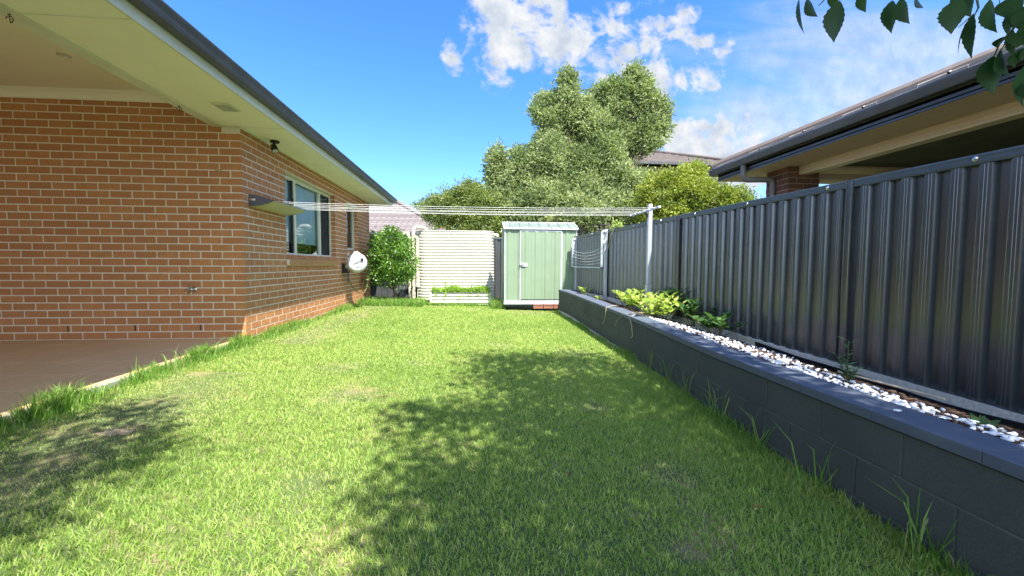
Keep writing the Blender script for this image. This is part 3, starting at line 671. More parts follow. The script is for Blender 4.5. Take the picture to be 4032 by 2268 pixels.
for y in posts:
    b = MB(); z0 = plz(y) - .08
    P = [(-.034, -.03), (.034, -.03), (.037, -.022), (.034, -.012), (.034, .012), (.037, .022), (.034, .03), (-.034, .03)]
    b.add([FP(y + dy, o, z) for z in (z0, .684) for o, dy in P], [tuple(range(8))[::-1], tuple(range(8, 16))] + [(j, (j + 1) % 8, 8 + (j + 1) % 8, 8 + j) for j in range(8)]); b.build('fence_post', 'fence', t)
    for dy in (-.018, .018):
        MB().lathe(FP(y + dy, .036, .652), fn, [(0, .005), (.004, .004)], 8).build('rivet', 'greyplastic', t)
for y in (.5, 1.4, 2.32, 3.29, 4.20, 5.09, 5.9, 6.75, 7.6, 8.6):
    MB().lathe(FP(y, .031, .655), fn, [(0, .015), (.004, .015), (.006, .010), (.011, .009), (.013, .005)], 14).build('screw', 'steel', t, smooth=True)
for i in range(len(posts) - 1):
    y0, y1 = posts[i], posts[i + 1]
    for a, c in ((y0, (y0 + y1) / 2 - .02), ((y0 + y1) / 2 - .02, y1)) if i in (1, 2) else ((y0, y1),):
        b = MB(); b.add([FP(y, o, z + plz(y)) for y in (a + .003, c - .003) for o, z in ((-.01, -.16), (.05, -.16), (.05, .003 + (.012 if a != y0 else 0)), (-.01, .003))], [(0, 1, 2, 3), (7, 6, 5, 4), (0, 4, 5, 1), (1, 5, 6, 2), (2, 6, 7, 3), (3, 7, 4, 0)]); b.build('concrete_plinth', 'concrete', t, bevel=.003)

# back fence and darker neighbour's fence behind the shed
def ribfence(t, x0, x1, y, z0, z1, m, rail):
    b = MB(); xs = []; x = x0
    while x < x1:
        for q, o in ((0, 0), (.03, 0), (.05, -.03), (.11, -.03), (.13, 0)): xs.append((x + q, o))
        x += .16
    vs = []
    for a, o in xs: vs += [(a, y + o, z0), (a, y + o, z1 - .03)]
    b.add(vs, [(2 * j, 2 * j + 2, 2 * j + 3, 2 * j + 1) for j in range(len(xs) - 1)]); b.build('fence_sheet', m, t)
    b = MB(); b.box(x0, y - .04, z1 - .05, x1, y + .03, z1); b.build('top_rail', rail, t, bevel=.003)
    x = x0 + .02
    while x < x1:
        b = MB(); b.box(x, y - .042, z0, x + .05, y + .032, z1 + .003); b.build('fence_post', m, t); x += 2.37
t = thing('back_fence', 'charcoal ribbed steel fence across the back behind the tank and shrub', 'fence', (-.5, 12.1, -1.0))
ribfence(t, -4.4, 2.6, 12.1, -1.05, .79, 'fence2', 'fence_rail')
t = thing('neighbour_fence', 'tall dark brown steel fence glimpsed behind the right of the green shed', 'fence', (3.5, 12.6, -1.0))
ribfence(t, 1.9, 8.0, 12.7, -1.1, 1.28, 'fence_brown', 'fence_brown')

# ---------------------------------------------------------------- block retaining wall
t = thing('retaining_wall', 'low curving retaining wall of dark painted blocks with a flat cap along the lawn', 'wall', (wx(4), 4, -1.15))
yy = np.linspace(-1, 9.3, 700); px = np.array([wx(y) for y in yy]); 
ker = np.ones(41) / 41; pxs = np.convolve(np.pad(px, 20, mode='edge'), ker, mode='valid')
arc = np.concatenate([[0], np.cumsum(np.hypot(np.diff(pxs), np.diff(yy)))])
def WP(s, o):
    """point along the wall face at arc length s, o metres behind the face"""
    y = np.interp(s, arc, yy); x = np.interp(s, arc, pxs); e = .03
    tx = np.interp(s + e, arc, pxs) - np.interp(s - e, arc, pxs); ty = np.interp(s + e, arc, yy) - np.interp(s - e, arc, yy); l = math.hypot(tx, ty)
    return x + ty / l * o, y - tx / l * o
def wallstrip(b, s0, s1, o0, o1, zf0, zf1, nseg=2):
    vs = []
    for i in range(nseg + 1):
        s = s0 + (s1 - s0) * i / nseg
        for o, zf in ((o0, zf0), (o1, zf0), (o1, zf1), (o0, zf1)):
            x, y = WP(s, o); vs.append((x, y, zf(y)))
    fs = [(3, 2, 1, 0), tuple(4 * nseg + j for j in range(4))]
    for i in range(nseg):
        for j in range(4): fs.append((4 * i + j, 4 * i + (j + 1) % 4, 4 * i + 4 + (j + 1) % 4, 4 * i + 4 + j))
    b.add(vs, fs)
SL = float(arc[-1]); s_ref = float(np.interp(1.593, yy, arc)) if False else float(np.interp(1.50, yy, arc))
for c in range(3):
    b = MB(); s = s_ref + (.2 if c % 2 else 0) - .4 * 12
    while s < SL:
        if s > 0 or s + .4 > 0:
            a = max(s + .0025, 0); e = min(s + .4 - .0025, SL)
            if e > a: wallstrip(b, a, e, random.uniform(-.0012, .0012), .10, lambda y, c=c: capz(y) - .047 - .19 * (c + 1) + .004, lambda y, c=c: capz(y) - .047 - .19 * c - .004)
        s += .4
    b.build('block_course', 'block', t, bevel=.004)
b = MB(); wallstrip(b, 0, SL - .004, .006, .098, lambda y: -1.25, lambda y: capz(y) - .045, 60); b.build('wall_core', 'blockraw', t)
b = MB(); wallstrip(b, 0, SL - .004, -.012, .05, lambda y: -1.3, lambda y: capz(y) - .047 - .38 - .012 - .03, 60) 
b.build('footing', 'concrete', t)
b = MB(); s = s_ref - .4 * 12 + .13
while s < SL:
    a = max(s + .001, 0); e = min(s + .4 - .001, SL + .012)
    if e > a + .02: wallstrip(b, a, e, -.012, .185, lambda y: capz(y) - .045, lambda y: capz(y) + random.uniform(-.0008, .0008), 3)
    s += .4
b.build('cap', 'cap', t, bevel=.003)
b = MB(); xe, ye = WP(SL, 0); 
b.box(xe + .10, ye - .19, -1.2, fx(9.3), ye - .004, capz(9.3) - .048); b.build('end_return', 'block', t)
b = MB(); b.box(xe + .186, ye - .195, capz(9.3) - .044, fx(9.3) - .02, ye + .01, capz(9.3) - .001); b.build('cap', 'cap', t, bevel=.003)

# ---------------------------------------------------------------- neighbour's house on the right
t = thing('neighbour_house', 'neighbouring house with dark slate gutter, beige eave and brown brick pier over the fence', 'house', (5.5, 5, -1.0))
np_ = [(4.42, -5), (4.42, 7.33), (14, 7.33)]
b = MB(); b.sweep(np_, [(0, 1.63), (-.0, 1.53), (-.006, 1.53), (.004, 1.533), (.004, 1.555), (0, 1.558), (0, 1.567), (.004, 1.57), (.004, 1.60), (0, 1.603), (0, 1.66), (-.02, 1.66), (-.02, 1.53)], -1); b.build('fascia', 'gutter', t)
b = MB(); b.sweep(np_, [(0, 1.645), (.05, 1.635), (.10, 1.635), (.112, 1.65), (.116, 1.70), (.124, 1.715), (.124, 1.735), (.115, 1.737), (.105, 1.71), (.10, 1.655), (.004, 1.66)], -1); b.build('gutter', 'gutter', t, smooth=True)
b = MB(); b.box(4.43, -5, 1.53, 5.0, 7.32, 1.545); b.box(5.0, 6.05, 1.5301, 14, 7.32, 1.5449); b.build('soffit', 'soffit2', t)
b = MB(); b.box(4.97, -5, 1.40, 5.12, 6.09, 1.53); bm2 = b.build('beam', 'beam2', t)
b = MB()
for z in (1.425, 1.47, 1.505): b.box(4.962, -5, z, 4.9695, 6.085, z + .012)
b.build('beam_moulding', 'beam2', bm2, bevel=.002)
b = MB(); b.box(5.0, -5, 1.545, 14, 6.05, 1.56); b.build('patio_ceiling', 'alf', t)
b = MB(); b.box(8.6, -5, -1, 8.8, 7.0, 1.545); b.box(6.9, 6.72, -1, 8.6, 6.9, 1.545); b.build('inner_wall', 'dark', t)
b = MB(); b.box(5.31, 6.12, 1.36, 8.6, 6.25, 1.44); b.build('far_beam', 'soffit2', t)
pb = MB()
for n in range(0, 30):
    z1 = 1.52 - BH2 * n; z0 = z1 - BH2 + MJ; o = 0 if n % 2 else .12
    def seg(a0, a1, ph):
        a = a0 + ph - BL; r = []
        while a < a1:
            s0, s1 = max(a + MJ / 2, a0), min(a + BL - MJ / 2, a1)
            if s1 - s0 > .02: r.append((s0, s1))
            a += BL
        return r
    for s0, s1 in seg(4.81, 5.31, o): pb.box(s0, 6.085, z0, s1, 6.2, z1)
    for s0, s1 in seg(6.09, 6.59, .12 - o): pb.box(4.805, s0, z0, 4.9, s1, z1)
pr_ = pb.build('pier_bricks', 'brick_dark', t)
b = MB(); b.box(4.81, 6.09, -1, 5.31, 6.59, 1.529); b.build('pier_mortar', 'mortar_tan', t)
b = MB(); b.tube([(4.37, 6.54, 1.65), (4.37, 6.54, 1.47), (4.38, 6.54, 1.42), (4.42, 6.53, 1.40), (4.70, 6.42, 1.39), (4.76, 6.40, 1.37), (4.775, 6.39, 1.31), (4.775, 6.39, -1)], .045, 14); b.build('downpipe', 'dp', t, smooth=True)
b = MB(); y = -5.0; k = 0
while y < 7.3:
    e = min(y + .42, 7.40); z = 1.742 + .006 * (k % 2)
    b.add([(4.325, y + .004, z), (4.325, e, z), (4.325, e, z + .030), (4.325, y + .004, z + .034), (9.5, y + .004, z + .034 + 5.17 * pit), (9.5, e, z + .03 + 5.17 * pit), (9.5, y + .004, z + 5.1 * pit), (9.5, e, z + 5.1 * pit)],
          [(0, 1, 2, 3), (3, 2, 5, 4), (0, 3, 4, 6), (1, 7, 5, 2)] if e < 2 else [(0, 1, 2, 3), (0, 3, 4, 6)] )
    y += .42; k += 1
b.v = [(x, min(yv, 7.45 - max(0, (x - 4.325))), z) for x, yv, z in b.v]
b.build('roof_edge_tile', 'rooft3', t)
b = MB(); b.add([(4.33, -5, 1.745), (4.33, 7.45, 1.745), (9.5, 2.28, 1.745 + 5.17 * pit), (9.5, -5, 1.745 + 5.17 * pit), (14, 7.45, 1.745)], [(0, 1, 2, 3), (1, 4, 2)]); b.build('roof', 'rooft2', t)
for yq in (1.05, 1.9, 2.75, 3.55, 4.4, 5.25, 6.1): MB().tube([(4.319, yq, 1.768), (4.34, yq, 1.782)], .014, 8).build('tile_clip', 'black', t)
b = MB(); b.tube([(4.36, 7.42, 1.79), (9.5, 2.28, 1.80 + 5.17 * pit)], .09, 10); b.build('hip_capping', 'rooft2', t)

# ---------------------------------------------------------------- houses behind
def tileroof(bm, x0, x1, yE, zE, slope, rows, hipL=None, hipR=None, tw=.30, tl=.34, amp=.045):
    """courses of wavy tiles rising away from the camera; hip functions give x limits at height step"""
    ca = 1 / math.sqrt(1 + slope * slope)
    for r_ in range(rows):
        ya = yE + r_ * tl * ca; yb = ya + tl * ca * 1.02; za = zE + (ya - yE) * slope + .035; zb = zE + (yb - yE) * slope + .004
        xa = x0 if hipL is None else hipL(ya); xb = x1 if hipR is None else hipR(ya)
        if xb - xa < .3: break
        n = int((xb - xa) / (tw / 6)); vs = []
        for i in range(n + 1):
            x = xa + i * tw / 6; w_ = amp * abs(math.sin(math.pi * x / tw)) ** .8
            vs += [(x, ya, za + w_ - .05), (x, ya, za + w_), (x, yb, zb + w_)]
        bm.add(vs, [(3 * i + a, 3 * i + 3 + a, 3 * i + 4 + a, 3 * i + 1 + a) for i in range(n) for a in (0, 1)])
t = thing('tiled_house', 'low house with a grey wavy tiled hip roof seen behind the leafy shrub', 'house', (-6, 21, -1))
b = MB(); hr = lambda y: -1.15 - (y - 20) * .64
tileroof(b, -11, -1.15, 20, 1.50, .404, 16, None, hr); b.build('roof', 'rooft', t)
b = MB(); b.tube([(-1.12, 19.98, 1.56), (-4.7, 25.5, 3.80)], .13, 8); b.tube([(-4.7, 25.5, 3.80), (-11, 25.5, 3.80)], .13, 8); b.build('hip_capping', 'rooft', t)
b = MB(); b.add([(-1.12, 20, 1.5), (-4.65, 25.5, 3.7), (-1.12, 31, 1.5)], [(0, 2, 1)]); b.add([(-11, 25.5, 3.7), (-4.65, 25.5, 3.7), (-1.12, 31, 1.5), (-11, 31, 1.5)], [(0, 1, 2, 3)]); b.build('roof', 'rooft2', t)
b = MB(); b.box(-11, 19.9, 1.38, -1.1, 20.02, 1.49); b.build('gutter', 'gutter', t)
b = MB(); b.box(-11, 20.5, -1, -1.7, 30.5, 1.40); b.build('wall', 'render', t)
t = thing('two_storey_house', 'taller house whose brown tiled roof rises behind the lime green shrubs', 'house', (13, 25, -1))
b = MB(); sl = .42
for k in range(14):
    ya = 22.2 + k * .33; za = 5.62 + (ya - 22.2) * sl; xr = 14.8 - k * .36; xl = 4.5 + k * .33
    b.add([(xl, ya, za), (xr, ya, za), (xr, ya, za + .05), (xl, ya, za + .05), (xl + .33, ya + .335, za + .145), (xr - .36, ya + .335, za + .145)], [(0, 1, 2, 3), (3, 2, 5, 4)])
b.build('roof', 'rooft2', t)
b = MB(); b.tube([(14.9, 22.1, 5.69), (9.9, 26.9, 7.62)], .11, 8); b.tube([(4.4, 22.1, 5.69), (9.2, 26.9, 7.62)], .11, 8); b.tube([(9.2, 26.9, 7.62), (9.9, 26.9, 7.62)], .11, 8); b.build('hip_capping', 'rooft2', t)
b = MB(); b.add([(14.8, 22.2, 5.62), (9.9, 26.9, 7.57), (14.8, 31.6, 5.62), (4.5, 31.6, 5.62), (9.2, 26.9, 7.57), (4.5, 22.2, 5.62)], [(0, 2, 1), (2, 3, 4, 1), (3, 5, 4)]); b.build('roof', 'rooft2', t)
b = MB(); b.box(4.5, 22.05, 5.47, 14.8, 22.2, 5.61); b.build('gutter', 'gutter', t)
b = MB(); b.box(5.1, 22.8, -1, 14.2, 31, 5.5); b.build('wall', 'render', t)

# ---------------------------------------------------------------- leaves
def frames(n, up=.35, out=None):
    """random leaf frames: direction d, side s"""
    d = rng.normal(size=(n, 3)); 
    if out is not None: d = d + out * 1.1
    d[:, 2] += up; d /= np.linalg.norm(d, axis=1)[:, None]
    a = rng.normal(size=(n, 3)); a[:, 2] *= .5
    s = np.cross(d, a); s /= np.linalg.norm(s, axis=1)[:, None]
    return d, s
def leaves_np(P, ln, wd, up=.35, out=None, fold=.18, d=None, s=None):
    """folded six-point leaves: returns V and quads"""
    n = len(P)
    if d is None: d, s = frames(n, up, out)
    nn = np.cross(s, d); l = (ln * rng.uniform(.65, 1.2, n))[:, None]; w = (wd * rng.uniform(.7, 1.2, n))[:, None]
    base = P; tip = P + d * l; m1 = P + d * l * .42
    V = np.stack([base, m1 + s * w * .5 + nn * w * fold, tip, m1 - s * w * .5 + nn * w * fold], 1).reshape(-1, 3)
    i = np.arange(n)[:, None] * 4
    F = np.concatenate([i + np.array([[0, 1, 2]]), i + np.array([[0, 2, 3]])])
    return V, F
def crown_pts(blobs, per_area, sprig=7, spread=.10, shell=.55):
    P = []; O = []
    for (cx, cy, cz, rx, ry, rz) in blobs:
        n = int(per_area * (rx * ry + ry * rz + rx * rz) / 3 * 4 * math.pi / sprig)
        u = rng.normal(size=(n, 3)); u /= np.linalg.norm(u, axis=1)[:, None]
        r = (shell + (1 - shell) * rng.uniform(0, 1, n) ** .6) * np.where(rng.uniform(0, 1, n) < .2, rng.uniform(1.0, 1.5, n), rng.uniform(.82, 1.06, n))
        c = np.array([cx, cy, cz]) + u * r[:, None] * np.array([rx, ry, rz])
        q = np.repeat(c, sprig, 0) + rng.normal(size=(n * sprig, 3)) * spread
        P.append(q); O.append(np.repeat(u, sprig, 0))
    return np.concatenate(P), np.concatenate(O)
def tree(name, label, cat, base, blobs, m, ln, wd, per_area, trunk_r=.1, sprig=7, spread=.1, group=None, limbs=True, shell=.55, split=0):
    t = thing(name, label, cat, base, group)
    cb = blobs
    if split:
        cb = []
        for q in blobs:
            for _ in range(split):
                u_ = rng.normal(size=3); u_ /= np.linalg.norm(u_); k = rng.uniform(.40, .62); e = rng.uniform(.35, .82)
                cb.append((q[0] + u_[0] * q[3] * e, q[1] + u_[1] * q[4] * e, q[2] + u_[2] * q[5] * e, q[3] * k, q[4] * k, q[5] * k * rng.uniform(.8, 1.35)))
    P, O = crown_pts(cb, per_area, sprig, spread, shell)
    V, F = leaves_np(P, ln, wd, .3, O)
    npmesh('crown', V - np.array(base), F, m, t)
    b = MB(); bx, by, bz = base; cx = np.mean([q[0] for q in blobs]); cy = np.mean([q[1] for q in blobs]); cz = min(q[2] for q in blobs)
    fork = Vector((bx * .6 + cx * .4, by * .6 + cy * .4, bz + (cz - bz) * .55))
    b.tube([(bx, by, bz - .1), (bx * .8 + fork.x * .2, by, bz + (fork.z - bz) * .5), fork], [trunk_r, trunk_r * .85, trunk_r * .7], 9)
    if limbs:
        for q in blobs:
            c = Vector(q[:3]); mid = fork.lerp(c, .5) + Vector((random.uniform(-.08, .08), random.uniform(-.08, .08), -.04))
            b.tube([fork, mid, c], [trunk_r * .6, trunk_r * .35, trunk_r * .12], 7)
            for _ in range(4):
                e = c + Vector((random.uniform(-1, 1) * q[3], random.uniform(-1, 1) * q[4], random.uniform(-.6, 1) * q[5])) * .8
                b.tube([c.lerp(mid, .3), e], [trunk_r * .16, trunk_r * .05], 5)
    b.build('trunk', 'bark_trunk', t, smooth=True)
    return t
DX, CY0 = 1 / 1053., 654.
def im(px, py, Y):                                                   # small helper: bearing tables measured once, turned into metres
    return ((px - 1191) * DX * Y * 1.0, Y, (CY0 + 3 - py) * DX * Y * 1.0)
def blob(px, py, rx, rz, Y, dep=None):
    x, y, z = im(px, py, Y); a, c = rx * DX * Y, rz * DX * Y
    return (x, y, z, a, dep or max(a, c) * .8, c)
BT = [(1588, 208, 32, 44, 14.6), (1618, 225, 26, 32, 14.6), (1560, 225, 28, 30, 14.7), (1585, 255, 52, 50, 14.6), (1630, 250, 34, 30, 14.5), (1655, 285, 30, 34, 14.4), (1560, 290, 44, 40, 14.7), (1622, 318, 38, 36, 14.4), (1525, 235, 42, 50, 14.9), (1668, 300, 22, 26, 14.3), (1575, 330, 52, 50, 14.6),
      (1421, 215, 24, 38, 14.3), (1412, 265, 48, 46, 14.3), (1372, 285, 42, 48, 14.4), (1365, 330, 40, 45, 14.3), (1448, 300, 55, 50, 14.6), (1500, 320, 55, 55, 14.6),
      (1380, 378, 46, 62, 13.9), (1450, 385, 60, 55, 14.2), (1310, 400, 32, 48, 14.1), (1345, 440, 66, 62, 13.9), (1300, 490, 60, 50, 13.8), (1400, 470, 70, 60, 13.7), (1244, 415, 26, 52, 14.4), (1262, 465, 42, 45, 14.3),
      (1455, 450, 72, 60, 13.8), (1540, 425, 68, 60, 14.0), (1590, 470, 52, 60, 14.1), (1340, 510, 82, 55, 13.6), (1440, 525, 90, 52, 13.5), (1540, 520, 90, 52, 13.6),
      (1290, 545, 60, 45, 13.9), (1683, 280, 14, 15, 14.4), (1668, 252, 22, 20, 14.4), (1592, 170, 18, 18, 14.6), (1622, 190, 18, 20, 14.6), (1548, 200, 16, 18, 14.8), (1420, 188, 10, 14, 14.3), (1640, 345, 30, 22, 14.3), (1470, 265, 22, 30, 14.6), (1610, 545, 60, 42, 13.7), (1370, 575, 80, 35, 13.5), (1480, 585, 90, 35, 13.5)]
tree('large_tree', 'tall grey green leafy tree with several peaks behind the shed and clothesline', 'tree', (2.9, 14.3, -1.0), [blob(*q) for q in BT], 'leaf_big', .13, .055, 520, .12, 8, .09, split=7)
LH = [(1128, 500, 42, 36, 13.5), (1185, 480, 34, 30, 13.4), (1150, 535, 60, 40, 13.3), (1112, 520, 42, 42, 13.6), (1165, 505, 50, 48, 13.4), (1210, 490, 40, 42, 13.5), (1215, 530, 50, 50, 13.3), (1140, 560, 60, 42, 13.2), (1200, 570, 55, 40, 13.1), (1240, 560, 40, 48, 13.3), (1090, 530, 18, 22, 13.8)]
tree('hedge_tree', 'rounded yellow green shrub rising behind the cream water tank', 'shrub', (-.25, 13.4, -1.0), [blob(*q) for q in LH], 'leaf_hedge', .075, .042, 720, .06, 8, .06, split=7)
RH = [(1700, 495, 60, 50, 11.9), (1760, 490, 56, 52, 11.6), (1640, 480, 34, 40, 12.2), (1680, 470, 48, 52, 12.0), (1730, 445, 46, 50, 11.9), (1772, 455, 42, 58, 11.7), (1742, 425, 26, 36, 11.9), (1650, 520, 45, 50, 12.1), (1700, 525, 60, 52, 11.7), (1775, 520, 62, 50, 11.5), (1680, 570, 60, 32, 11.8)]
tree('lime_shrub', 'bright lime green shrub left of the neighbouring eave, above the side fence', 'shrub', (5.5, 11.8, -1.0), [blob(*q) for q in RH], 'leaf_lime', .078, .045, 720, .06, 8, .06, 'lime green shrubs beyond the fence', split=7)
RH2 = [(1835, 500, 46, 42, 11.3), (1885, 490, 44, 40, 11.2), (1830, 535, 46, 34, 11.3), (1900, 520, 30, 30, 11.3), (1795, 545, 36, 34, 11.4)]
tree('lime_shrub', 'bright lime green shrub seen under the neighbouring eave beside the downpipe', 'shrub', (7.2, 11.6, -1.0), [blob(*q) for q in RH2], 'leaf_lime', .078, .045, 720, .06, 8, .06, 'lime green shrubs beyond the fence', split=7)
FB = [(1052, 520, 16, 14, 28), (1075, 512, 22, 18, 27), (1098, 515, 20, 16, 27), (1035, 526, 12, 8, 28)]
tree('distant_tree', 'small far green treetop peeping over the ridge of the grey tiled roof', 'tree', (-3.2, 27.5, -1.0), [blob(*q) for q in FB], 'leaf_hedge', .16, .09, 200, .10, 6, .12)
# leafy shrub beside the house
SB = [(-2.0, 10.42, .60, .30, .28, .25), (-2.28, 10.40, .42, .24, .24, .30), (-1.74, 10.42, .40, .26, .24, .30), (-2.0, 10.30, .22, .42, .28, .32), (-2.28, 10.38, .02, .24, .24, .30), (-1.62, 10.40, .02, .22, .24, .28), (-1.95, 10.34, -.10, .42, .28, .28),
      (-2.15, 10.38, -.30, .30, .22, .22), (-1.70, 10.40, -.25, .24, .20, .22), (-1.95, 10.4, .82, .10, .10, .10), (-2.40, 10.35, -.22, .14, .14, .10)]
tree('leafy_shrub', 'dense glossy green shrub between the brick corner and the cream pipes', 'shrub', (-1.90, 10.40, -.98), SB, 'leaf_shrub', .085, .034, 900, .028, 7, .05, shell=.6)

# tree over the camera: casts the shade on the lawn, its sprays hang into the top right corner
def over(gx, gy, r, h): return (gx + .263 * h, gy - .567 * h, -1.05 + h, r, r * 1.05, r * .6)
OB = []
for gx, gy, r, h in [(1.30, 4.50, .52, 3.9), (.72, 4.55, .42, 4.0), (.20, 4.45, .42, 4.1), (.32, 3.75, .52, 3.9), (1.05, 3.75, .6, 3.8), (1.75, 3.9, .4, 3.9), (-.32, 2.80, .36, 4.0), (.20, 2.85, .5, 4.2), (.85, 2.85, .6, 4.1), (1.5, 2.8, .55, 4.2), (-.10, 2.0, .46, 4.1),
                      (.45, 1.95, .5, 4.0), (1.15, 1.95, .62, 4.2), (1.7, 1.8, .5, 4.3), (-.05, 1.25, .5, 4.2), (.6, 1.1, .6, 4.1), (1.3, 1.0, .65, 4.3), (0, .4, .7, 4.4), (1.0, .1, .8, 4.4), (1.9, .6, .7, 4.4), (2.4, 1.6, .55, 4.4), (2.3, 2.7, .45, 4.3),
                      (-2.30, 2.90, .26, 4.2), (-2.65, 2.62, .32, 4.2), (-1.78, 2.22, .32, 4.1), (-2.25, 2.10, .42, 4.2), (-1.85, 1.72, .30, 4.2), (-2.6, 1.8, .5, 4.2), (-1.9, 1.25, .36, 4.1), (-2.2, .9, .5, 4.2), (.75, 3.3, .45, 4.0), (.6, 2.4, .5, 4.1), (1.15, 2.4, .5, 4.0), (.9, 1.5, .5, 4.2), (.2, 1.6, .45, 4.0), (1.45, 3.35, .45, 4.0), (1.5, 1.45, .45, 4.2), (-2.1, 1.6, .35, 4.1), (-2.0, 2.5, .25, 4.2), (.1, -.6, .7, 4.4), (-1.1, -.4, .6, 4.3)]:
    OB.append(over(gx, gy, r * 1.06, h))
ot = thing('overhanging_tree', 'tree with dark green serrated leaves hanging into the top right corner', 'tree', (2.2, -2.6, -1.1))
P, O = crown_pts(OB, 360, 6, .09, .15)
V, F = leaves_np(P, .10, .045, -.2, None)
npmesh('crown', V - np.array((2.2, -2.6, -1.1)), F, 'leaf_near', ot)
b = MB(); fork = Vector((2.0, -2.2, 1.4)); b.tube([(2.2, -2.6, -1.2), (2.15, -2.5, .2), fork], [.13, .11, .09], 10)
done = [fork]; todo = [Vector(q[:3]) for q in OB]
while todo:
    c = min(todo, key=lambda p: min((p - d_).length for d_ in done)); a_ = min(done, key=lambda d_: (c - d_).length); todo.remove(c); done.append(c)
    md = a_.lerp(c, .5) + Vector((random.uniform(-.1, .1), random.uniform(-.1, .1), .08)); b.tube([a_, md, c], ([.012, .009, .006] if (c - a_).length < 1.1 else [.008, .005, .004]) if (a_ - fork).length > .1 else [.05, .03, .012], 6)
tw0 = Vector((1.75, 1.15, 1.05)); b.tube([fork, (2.2, -.8, 2.0), (2.1, .4, 1.75), (1.85, 1.0, 1.25), tw0], [.06, .03, .016, .008, .005], 6)
b.tube([(2.1, .4, 1.75), (1.5, .9, 1.20), (1.1, 1.02, .86)], [.012, .006, .003], 6)
b.build('trunk', 'bark_trunk', ot, smooth=True)
def nearleaf(bm, base, tip, w, curl=0, n=16):
    """serrated pointed leaf hanging from base to tip"""
    base = Vector(base); tip = Vector(tip); d = tip - base; l = d.length; d.normalize()
    side = d.cross(Vector((random.uniform(-.5, .5), 1, random.uniform(-.3, .3)))).normalized(); nr = side.cross(d)
    mid = []; le = []; ri = []
    for i in range(n + 1):
        q = i / n; ww = w / 2 * (math.sin(math.pi * min(1, q ** .74)) ** 1.15)
        if i not in (0, n): ww *= (1 + (.07 if i % 2 else -.05))
        c = base + d * l * q + nr * (math.sin(q * 2.6) * l * .06) + side * curl * q * q * l
        mid.append(c); le.append(c + side * ww + nr * ww * .25); ri.append(c - side * ww + nr * ww * .25)
    vs = mid + le + ri; m = n + 1
    fs = [(i, i + 1, m + i + 1, m + i) for i in range(n)] + [(i, 2 * m + i, 2 * m + i + 1, i + 1) for i in range(n)]
    bm.add(vs, fs)
def dirp(x, y, Y):
    """bearing (measured in the view's upper right) to a point Y metres ahead"""
    px = 2700 + x / 1.8116; py = y / 1.8116; u = (px - 2016) / 1648.5; v = (1134 - py) / 1648.5
    F_ = Vector((math.sin(.0907) * math.cos(.0547), math.cos(.0907) * math.cos(.0547), -math.sin(.0547))); R_ = Vector((math.cos(.0907), -math.sin(.0907), 0)); U_ = R_.cross(F_)
    d = F_ + R_ * u + U_ * v; return d * (Y / d.y)
LV = [(800, -20, 850, 230, .052, 1.02), (850, -10, 935, 120, .060, 1.0), (1090, -5, 1058, 295, .105, .98), (1060, -60, 1030, 60, .05, 1.05), (1240, -60, 1275, 85, .055, 1.05), (1465, -10, 1450, 232, .075, 1.0), (1520, -20, 1582, 172, .075, .97), (1630, -60, 1695, 55, .06, 1.0),
      (1935, -30, 1902, 230, .11, .95), (2045, 80, 2052, 405, .078, .98), (2160, -20, 2205, 235, .10, .93), (1990, 150, 1945, 388, .014, 1.0), (2020, -60, 2030, 110, .10, 1.0), (2240, -60, 2250, 40, .03, 1.02), (2400, -40, 2335, 185, .13, .92), (2440, 10, 2400, 210, .11, .9),
      (2310, 210, 2350, 330, .06, .95), (2390, 200, 2330, 390, .12, .93), (2440, 290, 2400, 420, .10, .95), (2185, 385, 2170, 668, .10, 1.0), (2235, 340, 2312, 522, .10, .97), (2425, 440, 2405, 755, .09, .9), (2450, 120, 2440, 330, .12, .9), (1975, -50, 1890, 60, .07, 1.03), (2300, -30, 2270, 120, .09, .98), (2360, 60, 2290, 240, .09, .95), (2420, 200, 2350, 330, .10, .9), (2395, 330, 2345, 470, .09, .95), (2440, 560, 2425, 700, .07, .9), (2250, 250, 2215, 330, .05, .97), (2130, 90, 2110, 170, .05, .98)]
b = MB()
for x0, y0, x1, y1, w, Y in LV: nearleaf(b, dirp(x0, y0, Y), dirp(x1, y1, Y + .02), w * .55, random.uniform(-.05, .12))
b.build('hanging_leaves', 'leaf_near', ot, smooth=True)
def twig(pts, r): MB().tube([dirp(*p) for p in pts], r, 6).build('twig', 'twig', ot)
twig([(2460, 20, .92), (2400, 90, .93), (2320, 200, .94), (2230, 300, .96), (2190, 390, .98)], [.0035, .003, .0028, .0022, .0014])
twig([(2060, -60, .97), (2080, 40, .97), (2050, 100, .98)], [.003, .0022, .0012]); twig([(2040, 90, .97), (1940, 180, .97)], [.0015, .001])
twig([(1010, -40, 1.0), (940, 30, 1.0)], [.002, .0012]); twig([(1100, -60, 1.0), (1090, 0, 1.0)], [.002, .001]); twig([(2300, 240, .95), (2240, 350, .96)], [.0014, .001]); twig([(2010, 140, .98), (1975, 200, 1.0)], [.0014, .001])

